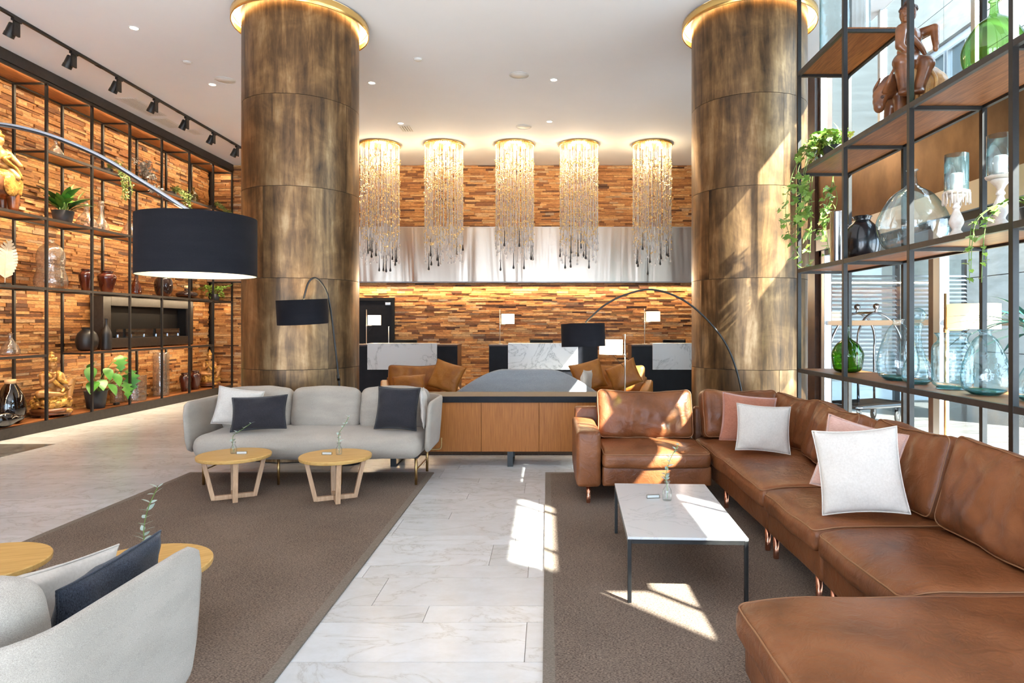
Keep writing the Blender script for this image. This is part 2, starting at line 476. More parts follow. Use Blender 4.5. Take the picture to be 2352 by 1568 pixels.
# ------------------------------------------------------------------ mesh helpers
class B:
    """collects vertices and faces of ONE piece"""
    def __init__(s):
        s.v, s.f = [], []
    def add(s, vs, fs):
        k = len(s.v)
        s.v += [tuple(p) for p in vs]
        s.f += [tuple(i + k for i in q) for q in fs]
        return s
    def box(s, x0, x1, y0, y1, z0, z1, m=None):
        vs = [(x0, y0, z0), (x1, y0, z0), (x1, y1, z0), (x0, y1, z0), (x0, y0, z1), (x1, y0, z1), (x1, y1, z1), (x0, y1, z1)]
        if m:
            vs = [m @ Vector(p) for p in vs]
        return s.add(vs, [(0, 3, 2, 1), (4, 5, 6, 7), (0, 1, 5, 4), (1, 2, 6, 5), (2, 3, 7, 6), (3, 0, 4, 7)])
    def beam(s, p0, p1, w, d, up=(0, 0, 1)):
        p0, p1 = Vector(p0), Vector(p1)
        a = (p1 - p0).normalized()
        u = a.cross(Vector(up))
        if u.length < 1e-4:
            u = a.cross(Vector((0, 1, 0)))
        u.normalize()
        w_ = u.cross(a).normalized()
        vs = []
        for p in (p0, p1):
            for (i, j) in ((-1, -1), (1, -1), (1, 1), (-1, 1)):
                vs.append(p + u * (i * w / 2) + w_ * (j * d / 2))
        return s.add(vs, [(0, 1, 2, 3), (7, 6, 5, 4), (0, 4, 5, 1), (1, 5, 6, 2), (2, 6, 7, 3), (3, 7, 4, 0)])
    def tube(s, pts, r, n=8, closed=False):
        pts = [Vector(p) for p in pts]
        m = len(pts)
        rs = r if isinstance(r, (list, tuple)) else [r] * m
        t0 = (pts[1] - pts[0]).normalized()
        ref = Vector((0, 0, 1)) if abs(t0.z) < 0.9 else Vector((1, 0, 0))
        u = t0.cross(ref).normalized()
        vs = []
        for i, p in enumerate(pts):
            a = pts[(i - 1) % m] if (closed or i > 0) else pts[i]
            b = pts[(i + 1) % m] if (closed or i < m - 1) else pts[i]
            t = (b - a).normalized()
            u = (u - t * u.dot(t))
            if u.length < 1e-6:
                u = t.orthogonal()
            u.normalize()
            w = t.cross(u)
            for k in range(n):
                an = 2 * PI * k / n
                vs.append(p + (u * math.cos(an) + w * math.sin(an)) * rs[i])
        fs = []
        for i in range(m if closed else m - 1):
            j = (i + 1) % m
            for k in range(n):
                l = (k + 1) % n
                fs.append((i * n + k, i * n + l, j * n + l, j * n + k))
        if not closed:
            fs.append(tuple(range(n - 1, -1, -1)))
            fs.append(tuple((m - 1) * n + k for k in range(n)))
        return s.add(vs, fs)
    def lathe(s, prof, n=32, c=(0, 0, 0), wob=None):
        vs, rows = [], []
        for (r, z) in prof:
            if r < 1e-5:
                rows.append([len(vs)])
                vs.append((c[0], c[1], c[2] + z))
            else:
                row = []
                for k in range(n):
                    a = 2 * PI * k / n
                    q = r * (wob(a, z) if wob else 1)
                    row.append(len(vs))
                    vs.append((c[0] + q * math.cos(a), c[1] + q * math.sin(a), c[2] + z))
                rows.append(row)
        fs = []
        for a, b in zip(rows, rows[1:]):
            if len(a) == 1 and len(b) == 1:
                continue
            for k in range(n):
                l = (k + 1) % n
                if len(a) == 1:
                    fs.append((a[0], b[l], b[k]))
                elif len(b) == 1:
                    fs.append((a[k], a[l], b[0]))
                else:
                    fs.append((a[k], a[l], b[l], b[k]))
        return s.add(vs, fs)
    def rbox(s, sx, sy, sz, r, n=8, fn=None, m=None):
        """rounded, optionally puffed box centred at the origin"""
        hx, hy, hz = sx / 2, sy / 2, sz / 2
        def lin(h, cnt):
            k = max(2, min(4, n // 2))
            e = [-h + r * (1 - math.cos(PI / 2 * i / k)) for i in range(k)]
            inner = [(-h + r) + (2 * h - 2 * r) * i / cnt for i in range(cnt + 1)]
            return e + inner + [-q for q in reversed(e)]
        X, Y, Z = lin(hx, n), lin(hy, n), lin(hz, max(2, n // 3))
        idx, vs, fs = {}, [], []
        def vert(x, y, z):
            key = (round(x, 5), round(y, 5), round(z, 5))
            if key in idx:
                return idx[key]
            c = Vector((max(-hx + r, min(hx - r, x)), max(-hy + r, min(hy - r, y)), max(-hz + r, min(hz - r, z))))
            d = Vector((x, y, z)) - c
            p = c + d.normalized() * r if d.length > 1e-7 else Vector((x, y, z))
            if fn:
                p = Vector(fn(p.x, p.y, p.z))
            if m:
                p = m @ p
            idx[key] = len(vs)
            vs.append(p)
            return idx[key]
        def face(A, Bb, get, flip):
            for i in range(len(A) - 1):
                for j in range(len(Bb) - 1):
                    q = [get(A[i], Bb[j]), get(A[i + 1], Bb[j]), get(A[i + 1], Bb[j + 1]), get(A[i], Bb[j + 1])]
                    fs.append(tuple(reversed(q)) if flip else tuple(q))
        face(X, Y, lambda a, b: vert(a, b, hz), False)
        face(X, Y, lambda a, b: vert(a, b, -hz), True)
        face(X, Z, lambda a, b: vert(a, -hy, b), False)
        face(X, Z, lambda a, b: vert(a, hy, b), True)
        face(Y, Z, lambda a, b: vert(hx, a, b), False)
        face(Y, Z, lambda a, b: vert(-hx, a, b), True)
        return s.add(vs, fs)
    def mesh(s, name, smooth=True):
        me = bpy.data.meshes.new(name)
        me.from_pydata(s.v, [], s.f)
        me.validate()
        if smooth:
            me.polygons.foreach_set('use_smooth', [True] * len(me.polygons))
        me.update()
        return me

def link(name, data, mat=None, parent=None, loc=None, rot=None, scale=None):
    o = bpy.data.objects.new(name, data)
    C.objects.link(o)
    if mat and data and not data.materials:
        data.materials.append(M[mat])
    if parent:
        o.parent = parent
    if loc:
        o.location = loc
    if rot:
        o.rotation_euler = rot
    if scale:
        o.scale = scale
    return o

def obj(name, b, mat, parent=None, loc=None, rot=None, smooth=True, bevel=0, seg=2):
    o = link(name, b.mesh(name, smooth), mat, parent, loc, rot)
    if bevel:
        md = o.modifiers.new('bevel', 'BEVEL')
        md.width = bevel
        md.segments = seg
        md.limit_method = 'ANGLE'
        md.angle_limit = R(40)
        md.harden_normals = True
    return o

def sharp(o, ang=35):
    """flat planes stay flat: split the shading at hard edges"""
    me = o.data
    bm = bmesh.new()
    bm.from_mesh(me)
    for e in bm.edges:
        e.smooth = not (len(e.link_faces) == 2 and e.calc_face_angle(0) > R(ang))
    bm.to_mesh(me)
    bm.free()
    return o

def tag(o, label=None, cat=None, group=None, kind=None):
    if label:
        o['label'] = label
    if cat:
        o['category'] = cat
    if group:
        o['group'] = group
    if kind:
        o['kind'] = kind
    return o

def thing(name, label, cat, loc=(0, 0, 0), rz=0, group=None, kind=None):
    o = bpy.data.objects.new(name, None)
    o.empty_display_size = 0.05
    C.objects.link(o)
    o.location = loc
    o.rotation_euler = (0, 0, rz)
    return tag(o, label, cat, group, kind)

def copy_tree(o, parent=None):
    c = o.copy()
    C.objects.link(c)
    c.parent = parent
    for ch in o.children:
        copy_tree(ch, c)
    return c

def lamp(name, kind, parent, loc, energy, col=(1, 0.8, 0.55), size=0.1, rot=None, spot=60, blend=0.6):
    d = bpy.data.lights.new(name, kind)
    d.energy = energy
    d.color = col
    if kind == 'AREA':
        if isinstance(size, tuple):
            d.shape = 'RECTANGLE'
            d.size, d.size_y = size
        else:
            d.size = size
    else:
        d.shadow_soft_size = size
    if kind == 'SPOT':
        d.spot_size = R(spot)
        d.spot_blend = blend
    o = bpy.data.objects.new(name, d)
    C.objects.link(o)
    o.parent = parent
    o.location = loc
    if rot:
        o.rotation_euler = rot
    return o

def crv(x):
    return max(0.0, 1 - x * x)

def spline(pts, n=8):
    """smooth curve through points (Catmull-Rom)"""
    P = [Vector(p) for p in pts]
    out = []
    for i in range(len(P) - 1):
        p0 = P[max(i - 1, 0)]
        p1, p2 = P[i], P[i + 1]
        p3 = P[min(i + 2, len(P) - 1)]
        for k in range(n):
            t = k / n
            out.append(0.5 * ((2 * p1) + (p2 - p0) * t + (2 * p0 - 5 * p1 + 4 * p2 - p3) * t * t + (3 * p1 - p0 - 3 * p2 + p3) * t ** 3))
    out.append(P[-1])
    return out

def prof_spline(pts, n=5):
    return [(max(p.x, 0.0), p.y) for p in (Vector((q.x, q.y)) for q in spline([(a, b, 0) for a, b in pts], n))]
# ------------------------------------------------------------------ the room
H_CEIL = 5.25
XL, XR = -7.88, 3.85          # inner faces of the side walls
YB = 15.20                    # rear wall
rng = random.Random(7)

def struct(name, b, mat, parent=None, label=None, smooth=False, **kw):
    o = obj(name, b, mat, parent, smooth=smooth, **kw)
    if not parent:
        tag(o, label, None, None, 'structure')
    return o

struct('ground', B().box(-60, 60, -60, 60, -0.30, -0.10), 'street', label='pale street paving outside the glazed front')
floor = struct('floor', B().box(XL - 0.1, XR, -3.6, YB + 0.1, -0.10, -0.006), 'grout', label='polished cream marble floor with fine dark joints')
unit = B().box(-0.5, 0.5, -0.5, 0.5, -0.5, 0.5).mesh('tile', False)
tiles = []
y, k = -3.6, 0
while y < YB:
    d = 0.40 if k % 2 == 0 else 0.20
    d = min(d, YB - y)
    x = XL - rng.uniform(0, 1.0)
    while x < XR:
        w = rng.uniform(0.85, 1.35)
        x0, x1 = max(x, XL), min(x + w, XR)
        if x1 - x0 > 0.03:
            tiles.append((x0, x1, y, y + d))
        x += w
    y += d
    k += 1
def tile_view(t):
    cx, cyy = (t[0] + t[1]) / 2, (t[2] + t[3]) / 2
    on_rug = (-3.6 < t[0] and t[1] < -1.25 and t[3] < 6.7) or (0.05 < t[0] and t[3] < 6.7)
    px = cx * 1500 / max(cyy, 0.3) + 1257
    return cyy < 2.4 or px < -150 or px > 2400 or on_rug, cyy
tiles.sort(key=tile_view)
rest = B()
G = 0.0016
for i, (x0, x1, y0, y1) in enumerate(tiles):
    if i < 300:
        o = link('tile', unit, 'floor', floor, ((x0 + x1) / 2, (y0 + y1) / 2, -0.0125), None, (x1 - x0 - 2 * G, y1 - y0 - 2 * G, 0.025))
    else:
        rest.box(x0 + G, x1 - G, y0 + G, y1 - G, -0.025, 0)
tag(obj('tile_field', rest, 'floor', floor, smooth=False), kind='stuff')
struct('trim_1', B().box(-7.25, -6.38, 5.5, 8.47, -0.004, 0.0015), 'dark_marble', label='dark veined marble inlay beside the shelf plinth')

ceil = struct('ceiling', B().box(XL - 0.1, XR + 0.1, -3.6, YB + 0.1, H_CEIL, H_CEIL + 0.15), 'plaster', label='smooth white plaster ceiling')

# reclaimed wood strips on two walls
def strip_wall(name, label, u0, u1, zones, place, base, keep):
    wall = struct(name, base, 'concrete', label=label)
    strips = []
    for (z0, z1) in zones:
        z = z0
        while z < z1 - 0.012:
            h = min(rng.uniform(0.030, 0.058), z1 - z)
            u = u0 - rng.uniform(0, 0.3)
            while u < u1:
                w = rng.uniform(0.14, 0.48)
                a, b_ = max(u, u0), min(u + w, u1)
                if b_ - a > 0.01:
                    strips.append((a, b_, z, z + h, rng.choice((0.012, 0.02, 0.027, 0.034, 0.042)) + rng.uniform(0, 0.006)))
                u += w
            z += h
    strips.sort(key=keep)
    rest = B()
    for i, (a, b_, z0, z1, t) in enumerate(strips):
        c, s = place(a, b_, z0, z1, t)
        if i < 300:
            o = link('wood_strip', unit_strip, 'strip', wall, c, None, s)
        else:
            rest.box(c[0] - s[0] / 2, c[0] + s[0] / 2, c[1] - s[1] / 2, c[1] + s[1] / 2, c[2] - s[2] / 2, c[2] + s[2] / 2)
    tag(obj('wood_strip_field', rest, 'strip', wall, smooth=False), kind='stuff')
    return wall
unit_strip = B().box(-0.5, 0.5, -0.5, 0.5, -0.5, 0.5).mesh('wood_strip', False)
g = 0.0035
strip_wall('wall_left', 'side wall clad in reclaimed wood strips behind the tall black shelving', 4.5, YB - 0.06, [(0.0, H_CEIL)],
           lambda a, b_, z0, z1, t: ((XL + t / 2, (a + b_) / 2, (z0 + z1) / 2), (t, b_ - a - g, z1 - z0 - g)),
           B().box(XL - 0.1, XL, -3.6, YB, 0, H_CEIL), lambda s: (s[0] < 8.9, s[0]))
strip_wall('wall_back', 'rear wall clad in reclaimed wood strips behind the reception desks', XL + 0.06, XR, [(0.0, 2.53), (3.80, H_CEIL)],
           lambda a, b_, z0, z1, t: (((a + b_) / 2, YB - t / 2, (z0 + z1) / 2), (b_ - a - g, t, z1 - z0 - g)),
           B().box(XL - 0.1, XR, YB, YB + 0.1, 0, H_CEIL), lambda s: (abs(s[0] + 0.3) > 2.2, s[2] > 2.6, s[2] < 1.25, abs(s[0] + 0.3)))
band = tag(thing('trim_2', 'wide brushed steel band across the rear wall behind the chandeliers', None, (0, YB - 0.09, 2.53)), kind='structure')
for i in range(5):
    x0 = XL + 0.02 + i * 2.39
    obj('steel_panel', B().box(x0 + 0.002, x0 + 2.388, -0.03, 0.08, 0.012, 1.258), 'steel_band', band, smooth=False)
obj('lower_edge', B().box(XL + 0.02, XR, -0.036, 0.08, -0.012, 0.010), 'black_steel', band, smooth=False)
obj('upper_edge', B().box(XL + 0.02, XR, -0.034, 0.08, 1.260, 1.275), 'nickel', band, smooth=False)

# dark service door in the rear wall
door = tag(thing('door_1', 'black service door in the wood-clad rear wall', None, (-4.10, YB - 0.05, 0)), kind='structure')
obj('door_leaf', B().box(-0.50, 0.50, -0.03, 0.04, 0, 2.10), 'desk_black', door, smooth=False, bevel=0.004)
obj('door_frame', B().box(-0.56, -0.50, -0.05, 0.04, 0, 2.17).box(0.50, 0.56, -0.05, 0.04, 0, 2.17).box(-0.50, 0.50, -0.05, 0.04, 2.10, 2.17), 'black', door, smooth=False)
obj('door_closer', B().box(0.36, 0.48, -0.075, -0.03, 2.0, 2.06), 'alu', door, smooth=False, bevel=0.004)
obj('pull_handle', B().tube([(0.44, -0.03, 0.8), (0.44, -0.075, 0.8), (0.44, -0.075, 1.5), (0.44, -0.03, 1.5)], 0.011), 'alu', door)

# glazed street front on the right: walls, piers, added sun blockers, bronze spandrel, mullions, panes
wall_r = struct('wall_right', B().box(XR, XR + 0.25, -3.6, -0.53, 0, H_CEIL), 'stone', label='pale stone pier at the end of the glazed front')
struct('wall_right_end', B().box(XR, XR + 0.25, 9.40, YB, 0, H_CEIL), 'dark_wood', label='dark timber-clad pier between the glazing and the rear wall')
for i, (a, b_) in enumerate(((1.15, 1.62), (3.5, 4.25))):  # unseen panels added to cut the clerestory sun into patches
    struct('trim_%d' % (3 + i), B().box(XR, XR + 0.25, a, b_, 3.75, H_CEIL), 'stone', label=('narrow' if i == 0 else 'wide') + ' unseen stone panel added to block sun above the bronze spandrel')
front = tag(thing('window_1', 'tall glazed street front with aluminium mullions behind the glass-filled shelving', None, (XR + 0.1, 0, 0)), kind='structure')
obj('bronze_spandrel', B().box(-0.06, 0.06, -0.53, 9.40, 2.86, 3.72), 'bronze_panel', front, smooth=False)
obj('steel_fascia', B().box(-0.09, 0.07, -0.53, 9.40, 2.60, 2.855), 'alu', front, smooth=False)
obj('head_rail', B().box(-0.04, 0.04, -0.53, 9.40, 2.52, 2.595), 'black_steel', front, smooth=False)
obj('transom', B().box(-0.02, 0.02, -0.53, 9.40, 1.54, 1.60), 'alu', front, smooth=False)
obj('sill', B().box(-0.08, 0.08, -0.53, 9.40, 0, 0.09), 'alu', front, smooth=False)
obj('top_rail', B().box(-0.04, 0.04, -0.53, 9.40, 3.725, 3.80), 'alu', front, smooth=False)
ms = [-0.47, 1.1, 3.85, 6.55, 9.25]
for yy in ms:
    obj('mullion', B().box(-0.05, 0.05, yy - 0.055, yy + 0.055, 0.09, 2.60), 'alu', front, smooth=False, bevel=0.006)
    obj('timber_jamb', B().box(-0.04, 0.04, yy + 0.06, yy + 0.15, 0.09, 2.60), 'dark_wood', front, smooth=False)
for yy in (-0.50, 1.65, 3.47, 4.28, 6.0, 7.7, 9.36):
    obj('upper_mullion', B().box(-0.04, 0.04, yy - 0.03, yy + 0.03, 3.80, H_CEIL), 'alu', front, smooth=False)
for a, b_ in zip(ms, ms[1:]):
    obj('pane', B().box(-0.005, 0.005, a + 0.15, b_ - 0.055, 0.09, 1.54), 'pane', front, smooth=False)
    obj('pane', B().box(-0.005, 0.005, a + 0.15, b_ - 0.055, 1.60, 2.52), 'pane', front, smooth=False)
for a, b_ in ((-0.47, 1.15), (1.68, 3.44), (4.31, 5.97), (6.03, 7.67), (7.73, 9.33)):
    obj('pane', B().box(-0.005, 0.005, a, b_, 3.80, H_CEIL), 'pane', front, smooth=False)

struct('trim_5', B().box(XR, XR + 0.25, 2.6, 3.47, 4.45, H_CEIL), 'stone', label='unseen stone panel added to keep sun off the sideboard')  # added out of view, stops sun reaching the sideboard doors
wf = tag(thing('wall_added', 'unseen lintel and piers added behind the camera to screen reflected sky', None, (0, -3.6, 0)), kind='structure')
obj('lintel', B().box(XL, XR, -0.3, 0.0, 3.0, H_CEIL), 'plaster', wf, smooth=False)  # lintel and piers added unseen, screening sky mirrored in the steel band
for x in (-7.4, -3.4, 0.5, 3.5):
    obj('pier', B().box(x - 0.35, x + 0.35, -0.3, 0.0, 0, 3.0), 'stone', wf, smooth=False)
# entrance porch beyond the glass
struct('porch_floor', B().box(XR, 8.6, 3.0, 13.4, -0.10, 0.0), 'porch_floor', label='polished grey floor of the entrance porch beyond the glass')
struct('porch_soffit', B().box(XR + 0.26, 7.6, 5.6, 13.4, 2.86, 2.95), 'fascia', label='dark soffit over the entrance porch')
w2 = tag(thing('window_2', 'porch window with white horizontal blinds behind the luggage trolley', None, (0, 13.2, 0)), kind='structure')
for x0, x1 in ((4.45, 5.55), (5.65, 7.0), (7.1, 8.4)):
    obj('window_frame', B().box(x0 - 0.05, x0, -0.05, 0.05, 0, 2.86).box(x1, x1 + 0.05, -0.05, 0.05, 0, 2.86), 'black_steel', w2, smooth=False)
    obj('pane', B().box(x0, x1, -0.005, 0.005, 0.0, 2.86), 'pane', w2, smooth=False)
    for k in range(26):
        z = 0.55 + k * 0.082
        if z < 2.6:
            link('slat', bpy.data.meshes.get('slat') or B().box(-0.5, 0.5, -0.032, 0.032, -0.003, 0.003, Matrix.Rotation(R(32), 4, 'X')).mesh('slat', False), 'slat_white', w2, ((x0 + x1) / 2, -0.12, z), None, (x1 - x0 - 0.02, 1, 1))

struct('exterior_wall', B().box(XR + 0.3, 30, 19.0, 19.6, -0.1, 12), 'stone', label='stone street wall behind the porch blinds')
# building across the street
fac = tag(thing('exterior_facade', 'pale stone building across the street seen through the upper glass', None, (10.5, 0, 0)), kind='structure')
pan = B().box(-0.06, 0.06, -0.79, 0.79, -0.44, 0.44).mesh('stone_panel', False)
win = B().box(-0.03, 0.03, -0.72, 0.72, -0.62, 0.62).mesh('window_glass', False)
obj('wall_core', B().box(0.10, 0.6, 6, 30, -0.1, 16.5), 'street', fac, smooth=False)
for i in range(15):
    for j in range(18):
        yy, zz = 6.8 + i * 1.6, 0.45 + j * 0.9
        if j in (4, 5, 8, 9, 12, 13) and i % 3 != 2:
            if j in (4, 8, 12):
                link('window_glass', win, 'window_dark', fac, (0.08, yy, zz + 0.45))
                link('window_frame', bpy.data.meshes.get('win_fr') or B().box(-0.05, 0.05, -0.76, -0.70, -0.68, 0.68).box(-0.05, 0.05, 0.70, 0.76, -0.68, 0.68).box(-0.05, 0.05, -0.70, 0.70, 0.62, 0.68).box(-0.05, 0.05, -0.70, 0.70, -0.68, -0.62).box(-0.04, 0.04, -0.02, 0.02, -0.62, 0.62).mesh('win_fr', False), 'alu', fac, (0.04, yy, zz + 0.45))
        else:
            link('stone_panel', pan, 'stone', fac, (0, yy, zz))

# ------------------------------------------------------------------ the two bronze columns
def sheet_mesh(name, ang, h, r0, r1):
    b = B()
    n = 16
    vs = []
    for i in range(n + 1):
        a = ang * i / n
        for (r, z) in ((r0, 0), (r1, 0), (r1, h), (r0, h)):
            vs.append((r * math.cos(a), r * math.sin(a), z))
    fs = []
    for i in range(n):
        p, q = i * 4, i * 4 + 4
        for k in range(4):
            l = (k + 1) % 4
            fs.append((p + k, p + l, q + l, q + k))
    fs += [(3, 2, 1, 0), (n * 4, n * 4 + 1, n * 4 + 2, n * 4 + 3)]
    b.add(vs, fs)
    me = b.mesh(name, True)
    return me
RC = 0.672
sheet = sheet_mesh('bronze_sheet', 2 * PI / 3 - 0.006, 1.026, RC - 0.015, RC)
sheet_top = sheet_mesh('bronze_sheet_short', 2 * PI / 3 - 0.006, 1.10, RC - 0.015, RC)
def column(x, y, label, seed):
    rr = random.Random(seed)
    t = tag(thing('column', label, None, (x, y, 0)), kind='structure')
    obj('core', B().lathe([(RC - 0.02, 0.0), (RC - 0.02, H_CEIL - 0.001)], 40), 'concrete', t)
    z = 0.012
    for k in range(5):
        a0 = rr.uniform(0, 2 * PI)
        for j in range(3):
            o = link('bronze_sheet', sheet_top if k == 4 else sheet, 'patina', t, (0, 0, z), (0, 0, a0 + j * 2 * PI / 3))
            sharp(o) if (k in (0, 4) and j == 0) else None
        z += 1.031
    ring = obj('gilt_collar', B().lathe([(0.745, H_CEIL - 0.001), (0.79, H_CEIL - 0.03), (0.79, H_CEIL - 0.125), (0.782, H_CEIL - 0.13), (0.776, H_CEIL - 0.12), (0.772, H_CEIL - 0.02)], 56), 'gold', t)
    obj('cove_light', B().lathe([(0.735, H_CEIL - 0.025), (0.735, H_CEIL - 0.04), (0.755, H_CEIL - 0.04), (0.755, H_CEIL - 0.025), (0.735, H_CEIL - 0.025)], 48), 'led', t)
    return t
column(-2.99, 7.96, 'round patinated bronze column behind the grey sofa', 3)
column(2.44, 7.93, 'round patinated bronze column with sun patches beside the glass-filled shelving', 11)
# ------------------------------------------------------------------ display shelving
ADDED_LED_W = 3.6
def shelving(name, label, xf, xr, posts, levels, z_top, plinth=None, gaps={}):
    """levels: list of (z, y0, y1) boards with a steel rim; posts: list of y"""
    t = thing(name, label, 'shelf')
    w = 0.035
    s = 1 if xr > xf else -1
    for yy in posts:
        for xx in (xf, xr):
            if xx == xr and yy in gaps:            # rear posts stop above and below the fire insert
                for za, zb_ in ((plinth, gaps[yy][0]), (gaps[yy][1], z_top)):
                    obj('post', B().box(xx - w / 2, xx + w / 2, yy - w / 2, yy + w / 2, za, zb_), 'black_steel', t, smooth=False)
                continue
            obj('post', B().box(xx - w / 2, xx + w / 2, yy - w / 2, yy + w / 2, 0.0 if plinth is None else plinth, z_top), 'black_steel', t, smooth=False, bevel=0.002, seg=1)
    xa, xb = min(xf, xr), max(xf, xr)
    for (z, y0, y1) in levels:
        ys = [p for p in posts if y0 - 0.01 <= p <= y1 + 0.01]
        for a, b_ in zip(ys, ys[1:]):
            obj('board', B().box(xa + 0.018, xb - 0.018, a + 0.001, b_ - 0.001, z - 0.018, z - 0.001), 'shelf_wood', t, smooth=False)
        obj('front_rail', B().box(xf - 0.016, xf + 0.016, y0 - 0.017, y1 + 0.017, z - 0.038, z), 'fascia', t, smooth=False)
        obj('rear_rail', B().box(xr - 0.016, xr + 0.016, y0 - 0.017, y1 + 0.017, z - 0.036, z - 0.002), 'black_steel', t, smooth=False)
        for p in ys:
            obj('cross_rail', B().box(xa + 0.017, xb - 0.017, p - 0.014, p + 0.014, z - 0.046, z - 0.020), 'black_steel', t, smooth=False)
    return t
PL = [4.77, 5.72, 6.67, 7.62, 8.57, 9.52, 10.47, 11.42, 12.37, 13.32, 14.27, 15.12]
XF, XB = -7.30, -7.775
left = shelving('display_shelf', 'tall black steel shelving with brown boards along the wood-clad side wall', XF, XB, PL,
    [(1.116, 4.77, 9.52), (1.116, 10.47, 14.27), (2.09, 4.77, 15.12), (3.11, 4.77, 14.27), (4.10, 9.52, 15.12), (5.09, 4.77, 15.12)], 5.09, plinth=0.15, gaps={11.42: (1.08, 2.05), 12.37: (1.08, 2.05), 13.32: (1.08, 2.05)})
obj('plinth', B().box(XF - 0.47, XF + 0.02, 4.6, 15.13, 0.0, 0.15), 'fascia', left, smooth=False, bevel=0.003)
for a, b_ in zip(PL, PL[1:]):
    obj('board', B().box(XB + 0.02, XF - 0.02, a + 0.001, b_ - 0.001, 0.151, 0.160), 'shelf_wood', left, smooth=False)
obj('fascia', B().box(XF - 0.02, XF + 0.03, 4.6, 15.13, 5.095, H_CEIL - 0.002), 'fascia', left, smooth=False)

RF, RB = 2.50, 3.00
PR = [-0.30, 1.05, 2.51, 3.50, 4.495, 5.49, 6.485]
right = shelving('display_shelf', 'tall open black steel shelving full of glass bottles behind the leather sofa', RF, RB, PR,
    [(1.114, -0.30, 6.485), (2.10, -0.30, 6.485), (3.07, 1.05, 6.485), (4.05, 5.49, 6.485), (5.02, 2.51, 6.485)], H_CEIL - 0.004)

# added LED lines, no real fittings, under the front rails brighten the strips behind
for z, y0, y1 in ((1.116, 4.8, 9.5), (1.116, 10.5, 14.25), (2.09, 4.8, 15.1), (3.11, 4.8, 14.25), (4.10, 9.55, 15.1), (5.09, 4.8, 15.1)):
    yc = (y0 + y1) / 2
    obj('added_led_profile', B().box(XF - 0.034, XF - 0.018, y0, y1, z - 0.034, z - 0.022), 'alu', left, smooth=False)
    lamp('added_shelf_light', 'AREA', left, (XF - 0.028, yc, z - 0.040), ADDED_LED_W * (y1 - y0), (1.0, 0.76, 0.47), (0.02, y1 - y0), (0, R(52), 0))

# fire insert in the side wall
f = thing('fireplace_insert', 'black wall fireplace with glass screen set between the shelves', 'fireplace', (-7.60, 12.60, 1.14))
fd = 0.22
obj('surround', B().box(-fd, 0, -1.42, -1.22, 0, 0.90).box(-fd, 0, 1.22, 1.42, 0, 0.90).box(-fd, 0, -1.22, 1.22, 0.74, 0.90).box(-fd, 0, -1.22, 1.22, 0, 0.17), 'fascia', f, smooth=False, bevel=0.004)
obj('firebox', B().box(-fd, -fd + 0.02, -1.22, 1.22, 0.17, 0.74).box(-fd + 0.02, -0.04, -1.22, -1.20, 0.17, 0.74).box(-fd + 0.02, -0.04, 1.20, 1.22, 0.17, 0.74), 'black', f, smooth=False)
obj('burner', B().box(-fd + 0.08, -0.10, -0.95, 0.95, 0.171, 0.20), 'black_steel', f, smooth=False)
obj('glass_screen', B().box(-0.06, -0.054, -1.0, 1.0, 0.18, 0.33), 'fire_glass', f, smooth=False)
for k in range(6):
    yy = -0.95 + k * 0.38
    obj('clip', B().box(-0.07, -0.045, yy - 0.01, yy + 0.01, 0.171, 0.23), 'chrome', f, smooth=False)
# ------------------------------------------------------------------ rugs
def rug(label, x0, x1, y0, y1, mat='rug', edge='rug_edge', bw=0.055):
    t = thing('rug', label, 'rug', ((x0 + x1) / 2, (y0 + y1) / 2, 0.0))
    hx, hy = (x1 - x0) / 2, (y1 - y0) / 2
    obj('woven_field', B().box(-hx + bw, hx - bw, -hy + bw, hy - bw, 0.001, 0.012), mat, t, smooth=False)
    obj('binding', B().box(-hx, hx, -hy, -hy + bw, 0.001, 0.013).box(-hx, hx, hy - bw, hy, 0.001, 0.013).box(-hx, -hx + bw, -hy + bw, hy - bw, 0.001, 0.013).box(hx - bw, hx, -hy + bw, hy - bw, 0.001, 0.013), edge, t, smooth=False)
    return t
RZ = 0.013
rug('brown woven rug under the grey sofas and round oak tables', -3.72, -1.18, 0.6, 6.80)
rug('brown woven rug under the marble coffee table and leather sofa', -0.02, 2.44, 0.6, 6.80)
rug('dark woven rug behind the wooden sideboard', -2.2, 1.75, 7.75, 12.0, 'rug_dark', 'rug_dark')

